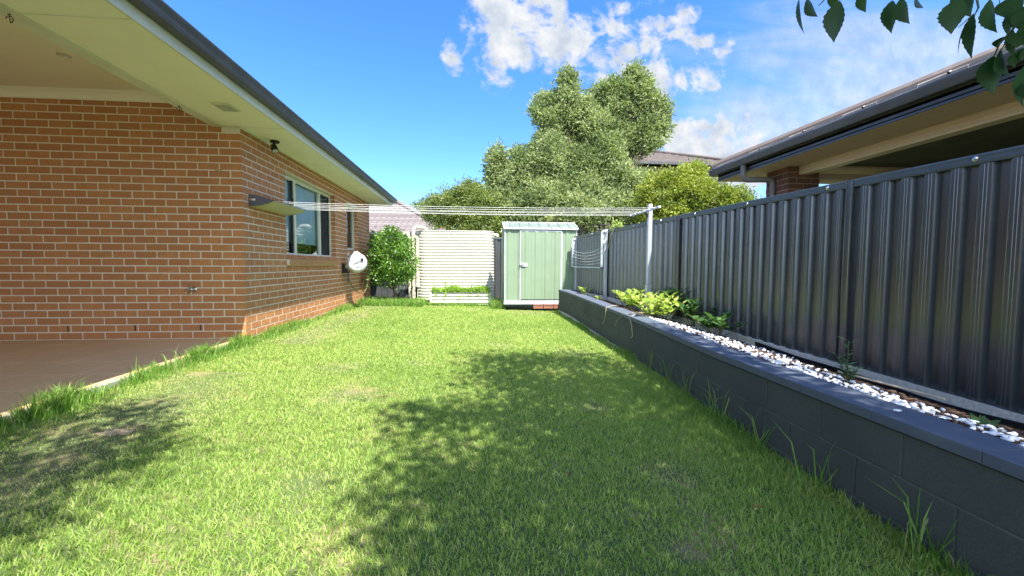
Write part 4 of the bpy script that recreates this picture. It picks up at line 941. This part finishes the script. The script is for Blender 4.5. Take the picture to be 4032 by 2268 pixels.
# ---------------------------------------------------------------- bed plants
def rosette_plant(name, label, loc, h, spread, nst, ll, lw, m, group):
    t = thing(name, label, 'plant', loc, group); P = []; D = []; Sd = []; st = MB()
    for k in range(nst):
        a = random.uniform(0, 2 * math.pi); lean = random.uniform(.1, 1) * spread; hh = h * random.uniform(.6, 1.1)
        top = Vector((loc[0] + math.cos(a) * lean, loc[1] + math.sin(a) * lean, loc[2] + hh)); st.tube([(loc[0] + math.cos(a) * lean * .3, loc[1] + math.sin(a) * lean * .3, loc[2] - .02), top], .004, 5)
        for j in range(9):
            z = .35 + .65 * j / 8; c = Vector((loc[0], loc[1], loc[2])).lerp(top, z); aa = j * 2.4 + a
            d = Vector((math.cos(aa), math.sin(aa), .15 + .5 * z)).normalized(); s = d.cross(Vector((0, 0, 1))).normalized()
            P.append(c); D.append(d); Sd.append(s)
    V, F = leaves_np(np.array(P), ll, lw, d=np.array(D), s=np.array(Sd), fold=.16)
    npmesh('foliage', V - np.array(loc), F, m, t); st.build('stems', 'twig', t)
    return t
yl = ['left end of the clump', 'front of the clump against the wall cap', 'middle of the clump', 'right end of the clump, over the cap']
for k, (x, y) in enumerate([(2.42, 6.35), (2.30, 5.75), (2.42, 5.25), (2.22, 4.85)]):
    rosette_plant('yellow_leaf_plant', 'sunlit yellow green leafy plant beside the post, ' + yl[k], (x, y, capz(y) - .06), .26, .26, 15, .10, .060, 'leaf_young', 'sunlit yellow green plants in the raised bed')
dl = ['tallest at the back against the fence', 'in the middle of the shaded clump', 'lowest at the right end of the clump']
for k, (x, y, h) in enumerate([(2.68, 5.35, .34), (2.62, 4.75, .26), (2.58, 4.2, .16)]):
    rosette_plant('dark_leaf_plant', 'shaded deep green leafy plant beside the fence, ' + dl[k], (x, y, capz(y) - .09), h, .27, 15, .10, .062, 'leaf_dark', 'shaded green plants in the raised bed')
rosette_plant('seedling', 'low pale yellow seedling at the far end of the raised bed', (2.16, 8.1, -.60), .15, .16, 8, .06, .035, 'leaf_young', None)
rosette_plant('seedling', 'small pale seedling beside the cap between the two metal posts', (2.13, 7.0, -.62), .10, .10, 5, .05, .03, 'leaf_young', None)
t = thing('weed', 'upright dark green weed with narrow leaves growing in the white pebbles', 'plant', (2.26, 2.32, -.70)); P = []; D = []; Sd = []; st = MB()
for a, hh in ((0, .25), (1.9, .15), (4, .12), (5.2, .09)):
    top = Vector((2.26 + math.cos(a) * .05 * (hh < .2), 2.32 + math.sin(a) * .05, -.70 + hh)); st.tube([(2.26, 2.32, -.72), top], .003, 5)
    for j in range(15):
        q = .12 + .88 * j / 14; c = Vector((2.26, 2.32, -.70)).lerp(top, q); aa = j * 2.4; d = Vector((math.cos(aa), math.sin(aa), .35)).normalized(); P.append(c); D.append(d); Sd.append(d.cross(Vector((0, 0, 1))).normalized())
V, F = leaves_np(np.array(P), .062, .02, d=np.array(D), s=np.array(Sd)); npmesh('foliage', V - np.array((2.26, 2.32, -.70)), F, 'leaf_dark', t); st.build('stems', 'twig', t)
for (x, y, z, lab) in ((2.38, 1.72, -.735, 'flat leafy weed lying among the pebbles near the concrete plinth'), (2.27, 1.33, -.73, 'tiny leafy weed in the mulch at the right edge of the bed')):
    t = thing('weed', lab, 'plant', (x, y, z)); n = 9; a = rng.uniform(0, 6.28, n); d = np.stack([np.cos(a), np.sin(a), np.full(n, .3)], 1); s = np.stack([-np.sin(a), np.cos(a), np.zeros(n)], 1)
    V, F = leaves_np(np.tile((x, y, z), (n, 1)), .09 if x > 2.3 else .05, .035, d=d, s=s); npmesh('foliage', V - np.array((x, y, z)), F, 'leaf_dark', t)
# creeping vine over the fence
t = thing('vine', 'pale vine with small leaves climbing over the fence top beside the folded clothesline', 'plant', (2.45, 7.72, .4))
b = MB(); b.tube([(2.50, 7.72, .28), (2.50, 7.60, .42), (2.50, 7.50, .55), (2.54, 7.44, .68), (2.60, 7.3, .71)], .009, 6); b.build('stem', 'vine', t)
P, O = crown_pts([(2.56, 7.42, .73, .10, .22, .06), (2.53, 7.18, .71, .05, .14, .04)], 700, 5, .02, .3); V, F = leaves_np(P, .045, .022, .3, O); npmesh('foliage', V - np.array((2.45, 7.72, .4)), F, 'leaf_young', t)
# trailing runners over the wall
for k, (y, pts) in enumerate([(5.8, [(2.1, 5.9, -.58), (1.98, 5.82, -.575), (1.875, 5.8, -.60), (1.865, 5.78, -.72), (1.86, 5.86, -.82), (1.855, 5.92, -.84)]),
                              (4.9, [(2.12, 5.0, -.58), (1.98, 4.92, -.585), (1.862, 4.85, -.62), (1.85, 4.75, -.72), (1.85, 4.72, -.83), (1.845, 4.78, -.86)]),
                              (5.1, [(2.1, 5.02, -.58), (1.95, 5.05, -.59), (1.863, 5.1, -.62), (1.855, 5.25, -.70), (1.85, 5.35, -.80)])]):
    t = thing('runner', ['pale runner hanging over the wall face, farthest of the three', 'pale curled runner hanging over the wall face, nearest of the three', 'thin brown runner crossing the wall face between the other two'][k], 'plant', (pts[0][0], pts[0][1], -.6), 'runners trailing over the block wall')
    MB().tube(pts, .005 if k < 2 else .0035, 6).build('stem', 'vine', t, smooth=True)
# planter herbs
t = thing('planter_herbs', 'bright green herbs with a few tall sprigs growing in the cream planter', 'plant', (-.33, 10.74, -.70))
n = 5200; P = np.stack([rng.uniform(PX0 + .02, PX1 - .02, n), rng.uniform(PY0 - .01, PY1, n), -.71 + rng.uniform(0, .13, n)], 1); P[:, 2] += .05 * np.sin(P[:, 0] * 9) * rng.uniform(0, 1, n)
extra = []
for x, h in ((-.98, .26), (-.72, .36), (-.70, .3), (-.60, .2), (-.42, .15), (-.1, .2), (.02, .16), (.12, .24), (.3, .12)):
    for j in range(26): q = j / 26; extra.append((x + .05 * q * math.sin(h * 40) + random.uniform(-.02, .02), 10.62 + random.uniform(-.02, .02), -.68 + h * q))
for x in (-.95, -.7, -.35, .1, .35, -.1):
    for j in range(16): extra.append((x + random.uniform(-.05, .05), PY0 - .03, -.70 - random.uniform(0, .12)))
P = np.concatenate([P, np.array(extra)]); V, F = leaves_np(P, .045, .026, .4); npmesh('foliage', V - np.array((-.33, 10.74, -.70)), F, 'herb', t)

# ---------------------------------------------------------------- pebbles, mulch and small litter in the bed
ico = bpy.data.meshes.new('tmp'); bmx = bmesh.new(); bmesh.ops.create_icosphere(bmx, subdivisions=1, radius=1); bmx.to_mesh(ico); bmx.free()
iv = np.array([v.co[:] for v in ico.vertices]); ifc = np.array([p.vertices[:] for p in ico.polygons])
def scatter(name, C, sx, sy, sz, m, kind='stuff', tilt=.4, shape=None):
    n = len(C); bv, bf_ = (iv, ifc) if shape is None else shape
    a = rng.uniform(0, 6.28, n); tl = rng.normal(0, tilt, n); s = np.stack([rng.uniform(*sx, n), rng.uniform(*sy, n), rng.uniform(*sz, n)], 1)
    L_ = bv[None] * s[:, None] * (1 + rng.normal(0, .07, (n, len(bv), 1)))
    x, y, z = L_[..., 0], L_[..., 1], L_[..., 2]; ct, st_ = np.cos(tl)[:, None], np.sin(tl)[:, None]; y, z = y * ct - z * st_, y * st_ + z * ct
    ca, sa = np.cos(a)[:, None], np.sin(a)[:, None]; x, y = x * ca - y * sa, x * sa + y * ca
    V = np.stack([x, y, z], -1) + C[:, None]; F = (np.arange(n)[:, None, None] * len(bv) + bf_[None]).reshape(-1, bf_.shape[1])
    return tag(npmesh(name, V.reshape(-1, 3), F, m), kind=kind)
def bedz(x, y):
    x0 = wx(y) + .18; x1 = fx(y) + .02; q = (x - x0) / (x1 - x0); return (capz(y) - .014) * (1 - q) + (plz(y) - .085) * q
C = []
while len(C) < 820:
    y = random.uniform(.9, 4.9); x0 = wx(y) + .19; q = random.random() ** 1.1; wdt = .72 + .16 * math.sin(y * 2.1) + .06 * math.sin(y * 7)
    if random.random() < .15 + q * (.55 + .6 * math.sin(y * 11 + q * 9) * math.sin(y * 5.3)): continue
    x = x0 + q * wdt; C.append((x, y, bedz(x, y) + .008 + random.uniform(0, .014)))
o = scatter('white_pebbles', np.array(C), (.010, .022), (.009, .017), (.005, .010), 'pebble'); tag(o, 'smooth white pebbles spread along the back of the wall cap', 'pebbles')
cube = (np.array([(x, y, z) for z in (-1, 1) for y in (-1, 1) for x in (-1, 1)], float), np.array([(0, 2, 3, 1), (4, 5, 7, 6), (0, 1, 5, 4), (2, 6, 7, 3), (0, 4, 6, 2), (1, 3, 7, 5)]))
C = []
for _ in range(5200):
    y = random.uniform(.5, 5.5); x = random.uniform(wx(y) + .22, fx(y) - .05); C.append((x, y, bedz(x, y) + random.uniform(.0, .012)))
o = scatter('bark_mulch', np.array(C), (.010, .032), (.004, .010), (.0015, .004), 'bark', shape=cube); tag(o, 'dark brown bark mulch covering the bed by the fence', 'mulch')
t = thing('edging_strip', 'black plastic edging strip lying crooked in the mulch by the plinth', 'edging', (2.7, 2.6, -.78))
b = MB(); pts = [(fx(y) - .16 - .05 * math.sin(y * 3), y, bedz(fx(y) - .16, y) + .02 + .012 * math.sin(y * 5)) for y in np.linspace(.8, 3.9, 24)]
vs = []; 
for p in pts: vs += [(p[0], p[1], p[2] - .03), (p[0] - .015, p[1], p[2] + .025), (p[0] - .008, p[1], p[2] + .028), (p[0] + .008, p[1], p[2] - .03)]
b.add(vs, [(4 * i + j, 4 * i + (j + 1) % 4, 4 * i + 4 + (j + 1) % 4, 4 * i + 4 + j) for i in range(len(pts) - 1) for j in range(4)]); b.build('strip', 'black', t)
t = thing('cane_stick', 'thin pale cane lying behind the upright weed in the bed', 'stick', (2.5, 2.2, -.72))
MB().tube([(2.42, 2.55, -.70), (2.50, 1.98, -.705)], [.007, .006], 7).build('cane', 'stick', t)
t = thing('loose_pebble', 'single white pebble lying on the dark wall cap', 'pebble', (1.80, 1.60, -.612)); 
me = MB(); me.v = [(1.80 + v[0] * 0.020, 1.60 + v[1] * .012, -.612 + v[2] * .006) for v in iv.tolist()]; me.f = [tuple(f) for f in ifc.tolist()]; me.build('stone', 'pebble', t, smooth=True)
t = thing('clod', 'bare dry clump of earth in the lawn beside the patio', 'clod', (-2.05, 2.55, -.98))
me = MB(); me.v = [(-2.05 + v[0] * .11 * (1 + .3 * math.sin(v[1] * 7)), 2.55 + v[1] * .045, -.972 + v[2] * .02 * (1 + .5 * math.sin(v[0] * 9 + v[1] * 5))) for v in iv.tolist()]; me.f = [tuple(f) for f in ifc.tolist()]; me.build('earth', 'terracotta', t)
t = thing('fallen_leaf', 'single curled brown leaf lying on the grass near the block wall', 'leaf', (1.20, 1.62, -1.04))
b = MB(); nearleaf(b, (1.19, 1.64, -1.03), (1.215, 1.60, -1.015), .016, .1); b.build('blade', 'dryleaf', t)

# ---------------------------------------------------------------- grass
def fbm2(x, y, sd=0):
    v = 0
    for k, (f, a) in enumerate(((.9, .5), (2.1, .28), (4.7, .16), (9.3, .1))):
        v = v + a * np.sin(x * f * 1.7 + 1.3 * k + sd + 1.7 * np.sin(y * f * 1.1 + k)) * np.cos(y * f * 1.5 + 2.1 * k - sd + 1.3 * np.sin(x * f * .9))
    return v
def blades(name, X, Y, h, w, lean, m, dry, label=None, cat=None, bend=.5, Z=None):
    n = len(X); a = rng.uniform(0, 2 * math.pi, n); th = rng.uniform(0, 2 * math.pi, n)
    sx, sy = np.cos(a) * w / 2, np.sin(a) * w / 2; lx, ly = np.cos(th) * lean * h, np.sin(th) * lean * h
    z0 = (gz(X) if Z is None else Z) - .004
    hz = h * np.sqrt(np.clip(1 - (lean * .75) ** 2, .05, 1))
    V = np.empty((n, 5, 3))
    V[:, 0] = np.stack([X - sx, Y - sy, z0], 1); V[:, 1] = np.stack([X + sx, Y + sy, z0], 1)
    mx, my = X + lx * .35, Y + ly * .35
    V[:, 2] = np.stack([mx + sx * .8, my + sy * .8, z0 + hz * (.5 + .12 * bend)], 1); V[:, 3] = np.stack([mx - sx * .8, my - sy * .8, z0 + hz * (.5 + .12 * bend)], 1)
    V[:, 4] = np.stack([X + lx, Y + ly, z0 + hz * (1 - .3 * bend * lean)], 1)
    i = (np.arange(n) * 5)[:, None]
    o = npmesh(name, V.reshape(-1, 3), [i + np.array([[0, 1, 2, 3]]), i + np.array([[3, 2, 4]])], m, attr={'dry': np.repeat(dry, 5)})
    return tag(o, label, cat, kind='stuff')
XS = []; YS = []; HS = []; WS = []
for y0, y1, dens, h, w in ((.7, 2.2, 17000, .028, .0042), (2.2, 4, 14000, .029, .0048), (4, 6.5, 8500, .031, .0064), (6.5, 9, 5000, .034, .0085), (9, 11.3, 3600, .036, .011)):
    A = (y1 - y0) * 4.75; n = int(A * dens); x = rng.uniform(-2.78, 1.97, n); y = rng.uniform(y0, y1, n); k = x < np.interp(y, WY, WX) + (.9 * (y > 9.35))
    k &= (x > -2.735) | (y > 5.2); k &= ~((y > 5.2) & (x < -2.72)) ; k &= ~((x > .69) & (y > 9.72)); k &= ~((y > 10.5) & (x > -1.07) & (x < .4)); x = x[k]; y = y[k]
    XS.append(x); YS.append(y); HS.append(h * rng.uniform(.6, 1.35, len(x))); WS.append(w * rng.uniform(.7, 1.3, len(x)))
X, Y, H, W = map(np.concatenate, (XS, YS, HS, WS))
worn = np.exp(-((X + 2.2 + .1 * (Y - 3)) / .38) ** 2) * (Y < 3.9) * (Y > 1.6) + .9 * np.exp(-((X + 2.2) / .28) ** 2) * ((Y > 5.2) & (Y < 10)) * .8 + .8 * np.exp(-((Y - 10.1) / .35) ** 2) * (X < -.6) + .55 * np.exp(-((X - 1.2) / .25) ** 2 - ((Y - 4.95) / .3) ** 2)
for cx, cy, r in ((-.95, 3.3, .2), (-.6, 4.3, .13), (.35, 5.4, .15), (-.75, 1.95, .12), (1.0, 2.0, .14), (1.25, 9.2, .5), (-.1, 9.7, .3), (.9, 3.0, .1), (.75, 1.45, .08), (-1.3, 4.1, .2)): worn = worn + .8 * np.exp(-((X - cx) ** 2 + (Y - cy) ** 2) / r ** 2)
f = fbm2(X, Y); pdry = np.clip(.045 + .06 * f + worn * (.55 + .5 * f), .03, .9)
dry = (rng.uniform(0, 1, len(X)) < pdry).astype(float)
keep = rng.uniform(0, 1, len(X)) > np.clip(worn * (.5 + .8 * fbm2(X, Y, 3)), 0, .8)
H *= (1 - .45 * np.clip(worn, 0, 1)) * (1 + .15 * fbm2(X, Y, 5)); H *= 1 + .5 * np.clip((X - .6) / 1.2, 0, 1) * (Y < 4)
X, Y, H, W, dry = X[keep], Y[keep], H[keep], W[keep], dry[keep]
blades('lawn_grass', X, Y, H, W, rng.uniform(.15, 1.0, len(X)), 'grass', dry, 'short green lawn with dry patches', 'grass')
n = 150; lx = rng.uniform(-2.5, 1.9, n); ly = rng.uniform(1.2, 9, n); P = np.stack([lx, ly, gz(lx) + .022], 1); d = np.stack([rng.normal(size=n), rng.normal(size=n), rng.normal(0, .25, n)], 1); d /= np.linalg.norm(d, axis=1)[:, None]; sd = np.cross(d, np.array([0, 0, 1.])); sd /= np.linalg.norm(sd, axis=1)[:, None]
V, F = leaves_np(P, .028, .012, d=d, s=sd, fold=.4); tag(npmesh('leaf_litter', V, F, 'bark'), 'small dry leaf scraps scattered over the lawn', 'leaf litter', kind='stuff')
# longer blades scattered in the shade and tall growth along the edges
def band(n, fpos, h0, h1, w, name, label, lean=(.1, .7), dryp=.12):
    x, y, hm = fpos(n); h = rng.uniform(h0, h1, len(x)) * hm
    blades(name, x, y, h, w * rng.uniform(.7, 1.3, len(x)), rng.uniform(*lean, len(x)), 'grass_tall', (rng.uniform(0, 1, len(x)) < dryp).astype(float), label, 'grass', 1)
def slab_edge(n):
    y = rng.uniform(1.0, 5.3, n); q = rng.exponential(.065, n); dens = np.clip(np.interp(y, [1, 2.2, 2.7, 3.0, 3.3, 3.7, 4.0, 5.3], [.9, 1, .95, .8, .25, .45, .8, .75]) * (.75 + .4 * np.sin(y * 9)), .03, 1); k = rng.uniform(0, 1, n) < dens
    return (-2.725 + q)[k], y[k], (np.clip(1.15 - q * 4, .3, 1) * (.6 + .6 * dens))[k]
band(15000, slab_edge, .04, .19, .0055, 'patio_edge_grass', 'long untrimmed grass growing along the patio edge')
def wall_side(n):
    y = rng.uniform(5.2, 11.2, n); q = rng.exponential(.06, n); d = np.clip(.6 + .5 * np.sin(y * 2.3), .2, 1); k = rng.uniform(0, 1, n) < d; return (-2.705 + q)[k], y[k], (np.clip(1.1 - q * 3, .3, 1) * (.6 + .5 * d))[k]
band(8500, wall_side, .04, .17, .0065, 'house_edge_grass', 'long grass growing against the foot of the sunny brick wall')
def ret(n):
    y = rng.uniform(1.0, 9.4, n); q = rng.exponential(.05, n); d = np.clip(.25 + .5 * np.sin(y * 4.2) * np.sin(y * 1.3 + 2), .12, 1); k = rng.uniform(0, 1, n) < d
    return (np.interp(y, WY, WX) - .015 - q)[k], y[k], (np.clip(1.1 - q * 3, .3, 1) * (.6 + .5 * d))[k]
band(9500, ret, .04, .14, .005, 'wall_edge_grass', 'long grass growing against the foot of the block wall')
def back(n):
    m = n // 3; x = np.concatenate([rng.uniform(-2.7, -1.2, 2 * m), rng.uniform(.42, .75, m // 2), rng.uniform(-1.2, .7, m)]); y = np.concatenate([rng.uniform(9.9, 10.9, 2 * m), rng.uniform(9.8, 10.6, m // 2), rng.uniform(10.35, 10.5, m)])
    return x, y, np.concatenate([np.full(2 * m, 1.), np.full(m // 2, 1.35), np.full(m, .5)])
band(9000, back, .06, .24, .009, 'back_grass', 'long weedy grass around the shrub, planter and shed')
def stray(n):
    y = rng.uniform(1.1, 4.4, n); c = np.round(y * 2.2) / 2.2; y = c + rng.normal(0, .03, n); return np.interp(y, WY, WX) - .03 - rng.exponential(.03, n), y, np.ones(n)
band(75, stray, .22, .42, .006, 'stray_grass', 'tall stray grass stems leaning against the block wall', (.25, .8), .3)
def strayL(n):
    c = rng.choice([1.9, 2.3, 2.75, 3.0, 3.5, 4.0, 4.5, 4.8], n); return -2.70 + rng.exponential(.04, n), c + rng.normal(0, .06, n), np.ones(n)
band(60, strayL, .16, .30, .006, 'stray_patio_grass', 'tall stray grass stems beside the patio', (.15, .7), .15)

# ---------------------------------------------------------------- sky, sun, camera
w = bpy.data.worlds.new('World'); S.world = w; w.use_nodes = True; nt = w.node_tree
bg = nt.nodes['Background']; sky = nt.nodes.new('ShaderNodeTexSky'); sky.sky_type = 'NISHITA'; sky.sun_disc = False
sky.sun_elevation = math.asin(SUN.z); sky.sun_rotation = math.atan2(SUN.x, SUN.y); sky.air_density = 1.0; sky.dust_density = .3; sky.ozone_density = 2.2
tint = nt.nodes.new('ShaderNodeMix'); tint.data_type = 'RGBA'; tint.blend_type = 'MULTIPLY'; tint.inputs[0].default_value = 1
hs = nt.nodes.new('ShaderNodeHueSaturation'); hs.inputs['Saturation'].default_value = 1.24; L(nt, sky.outputs[0], hs.inputs['Color'])
L(nt, hs.outputs[0], tint.inputs[6]); tint.inputs[7].default_value = (.57, .71, .97, 1)
L(nt, tint.outputs[2], bg.inputs['Color']); bg.inputs['Strength'].default_value = .078
cl = nt.nodes.new('ShaderNodeBackground')
co = nt.nodes.new('ShaderNodeTexCoord').outputs['Generated']; sp = nt.nodes.new('ShaderNodeSeparateXYZ'); L(nt, co, sp.inputs[0])
def MT(op, a, b_=None, c=None, clamp=False):
    n = nt.nodes.new('ShaderNodeMath'); n.operation = op; n.use_clamp = clamp
    for i, v in enumerate((a, b_, c)):
        if v is None: continue
        if hasattr(v, 'links'): L(nt, v, n.inputs[i])
        else: n.inputs[i].default_value = v
    return n.outputs[0]
ya = MT('MAXIMUM', MT('ABSOLUTE', sp.outputs[1]), .15); u = MT('DIVIDE', sp.outputs[0], ya); v = MT('DIVIDE', sp.outputs[2], ya)
cmb = nt.nodes.new('ShaderNodeCombineXYZ'); L(nt, u, cmb.inputs[0]); L(nt, v, cmb.inputs[1])
def NZ(scale, detail, rough, stretch=None, off=0, dist=0):
    src = cmb.outputs[0]
    mp = nt.nodes.new('ShaderNodeMapping'); L(nt, src, mp.inputs[0]); mp.inputs['Location'].default_value = (off, off * .7, off)
    if stretch: mp.inputs['Scale'].default_value = stretch[0]; mp.inputs['Rotation'].default_value = (0, 0, stretch[1])
    t_ = N(nt, 'ShaderNodeTexNoise', Scale=scale, Detail=detail, Roughness=rough, Distortion=dist); L(nt, mp.outputs[0], t_.inputs['Vector']); return t_.outputs['Fac']
wz = nt.nodes.new('ShaderNodeTexNoise'); wz.inputs['Scale'].default_value = 7; wz.inputs['Detail'].default_value = 5; L(nt, cmb.outputs[0], wz.inputs['Vector'])
wsp = nt.nodes.new('ShaderNodeSeparateColor'); L(nt, wz.outputs['Color'], wsp.inputs[0]); u_, v_ = u, v
u = MT('ADD', u_, MT('MULTIPLY', MT('SUBTRACT', wsp.outputs[0], .5), .16)); v = MT('ADD', v_, MT('MULTIPLY', MT('SUBTRACT', wsp.outputs[1], .5), .10))
def ell(u0, v0, ru, rv, g=1):
    a = MT('DIVIDE', MT('SUBTRACT', u, u0), ru); b_ = MT('DIVIDE', MT('SUBTRACT', v, v0), rv)
    return MT('MULTIPLY', MT('SUBTRACT', 1, MT('SQRT', MT('ADD', MT('MULTIPLY', a, a), MT('MULTIPLY', b_, b_)))), g)
m_ = None
for e in ((.085, .585, .115, .09), (.065, .50, .075, .075), (.20, .535, .11, .045), (.16, .64, .15, .06), (.30, .575, .07, .045, .6), (.355, .535, .06, .035, .6), (.27, .49, .09, .03, .5), (.40, .545, .05, .04, .6), (.345, .625, .08, .03, .5), (.41, .47, .07, .04, .7), (.44, .445, .05, .045, .8), (.36, .46, .06, .03, .6), (-.055, .49, .028, .026, .5), (.485, .59, .07, .03, .45), (.53, .54, .08, .03, .4), (.56, .295, .22, .085), (.45, .31, .12, .07), (.70, .26, .18, .08), (.60, .36, .06, .05), (.55, .43, .05, .03, .4), (.30, .44, .06, .025, .4)):
    q = ell(*e); m_ = q if m_ is None else MT('MAXIMUM', m_, q)
n1 = NZ(13, 10, .64, None, 3.1, .3)
d1 = MT('ADD', MT('MULTIPLY', m_, 1.0), MT('MULTIPLY', MT('SUBTRACT', n1, .5), 4.0))
mr = nt.nodes.new('ShaderNodeMapRange'); mr.interpolation_type = 'SMOOTHSTEP'; L(nt, d1, mr.inputs[0]); mr.inputs[1].default_value = -.15; mr.inputs[2].default_value = .6
lim = nt.nodes.new('ShaderNodeMapRange'); L(nt, m_, lim.inputs[0]); lim.inputs[1].default_value = -.55; lim.inputs[2].default_value = -.05
cum = MT('MULTIPLY', mr.outputs[0], lim.outputs[0], clamp=True)
# thin high cloud to the right
ci = MT('MAXIMUM', ell(1.05, .42, .62, .36), MT('MAXIMUM', ell(.72, .36, .30, .14), ell(1.9, .5, .9, .6)))
n2 = NZ(3.4, 9, .64, ((.55, 3.4, 1), R(-30)), 1.2, .5)
d2 = MT('ADD', MT('MULTIPLY', ci, 1.15), MT('MULTIPLY', MT('SUBTRACT', n2, .5), 1.7))
mr2 = nt.nodes.new('ShaderNodeMapRange'); mr2.interpolation_type = 'SMOOTHSTEP'; L(nt, d2, mr2.inputs[0]); mr2.inputs[1].default_value = -.15; mr2.inputs[2].default_value = 1.1; mr2.inputs[4].default_value = .66
dens = MT('MAXIMUM', cum, mr2.outputs[0], clamp=True)
rear = nt.nodes.new('ShaderNodeMapRange'); rear.interpolation_type = 'SMOOTHSTEP'; L(nt, sp.outputs[1], rear.inputs[0]); rear.inputs[1].default_value = .12; rear.inputs[2].default_value = -.45; rear.inputs[3].default_value = 0; rear.inputs[4].default_value = 1  # bright cloud added to the unseen sky behind the camera as fill light
rear_fill = MT('MULTIPLY', rear.outputs[0], MT('ADD', .35, MT('MULTIPLY', NZ(2.4, 6, .6, None, 5), .7)), clamp=True)
dens = MT('MAXIMUM', dens, rear_fill, clamp=True)
dens = MT('MULTIPLY', dens, MT('GREATER_THAN', sp.outputs[2], 0.0))
shade = nt.nodes.new('ShaderNodeMapRange'); L(nt, NZ(16, 6, .6, None, 7), shade.inputs[0]); shade.inputs[1].default_value = .35; shade.inputs[2].default_value = .65
mc = nt.nodes.new('ShaderNodeMix'); mc.data_type = 'RGBA'; L(nt, shade.outputs[0], mc.inputs[0]); mc.inputs[6].default_value = (.58, .66, .78, 1); mc.inputs[7].default_value = (.92, .93, .95, 1)
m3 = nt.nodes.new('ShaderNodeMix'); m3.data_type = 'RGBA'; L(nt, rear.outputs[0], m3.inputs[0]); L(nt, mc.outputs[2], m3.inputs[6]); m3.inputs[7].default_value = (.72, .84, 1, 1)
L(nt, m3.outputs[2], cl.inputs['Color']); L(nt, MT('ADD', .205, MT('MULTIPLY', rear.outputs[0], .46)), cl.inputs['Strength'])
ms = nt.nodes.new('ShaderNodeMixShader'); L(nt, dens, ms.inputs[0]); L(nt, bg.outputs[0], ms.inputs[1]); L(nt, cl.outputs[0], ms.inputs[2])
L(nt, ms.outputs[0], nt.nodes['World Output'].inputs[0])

sl = bpy.data.lights.new('sun', 'SUN'); sl.energy = 2.8; sl.angle = R(.55); sl.color = (1, .955, .87)
so = bpy.data.objects.new('sun', sl); COL.objects.link(so); so.location = SUN * 30; so.rotation_euler = (-SUN).to_track_quat('-Z', 'Y').to_euler()

cam = bpy.data.cameras.new('camera'); co_ = bpy.data.objects.new('camera', cam); COL.objects.link(co_); S.camera = co_
cam.sensor_width = 36; cam.lens = 36 * 1648.47 / 4032; cam.clip_start = .05; cam.clip_end = 2000
cp, sp_, cy_, sy_ = math.cos(.0547174), math.sin(.0547174), math.cos(.0906793), math.sin(.0906793)
Fv = Vector((sy_ * cp, cy_ * cp, -sp_)); Rv = Vector((cy_, -sy_, 0)); Uv = Rv.cross(Fv); cr, sr = math.cos(.00416557), math.sin(.00416557)
R2 = Rv * cr + Uv * sr; U2 = -Rv * sr + Uv * cr
mw = Matrix.Identity(4)
for i in range(3): mw[i][0] = R2[i]; mw[i][1] = U2[i]; mw[i][2] = -Fv[i]
co_.matrix_world = mw
S.view_settings.view_transform = 'Standard'; S.view_settings.look = 'None'; S.view_settings.exposure = 2.35; S.view_settings.gamma = 1
S.render.engine = 'CYCLES'; S.cycles.max_bounces = 8; S.cycles.transparent_max_bounces = 12; S.cycles.diffuse_bounces = 4
# raise everything so the lawn lies near z = 0
for o in list(S.objects):
    if o.parent is None and o.type != 'LIGHT': o.location.z += 1.05
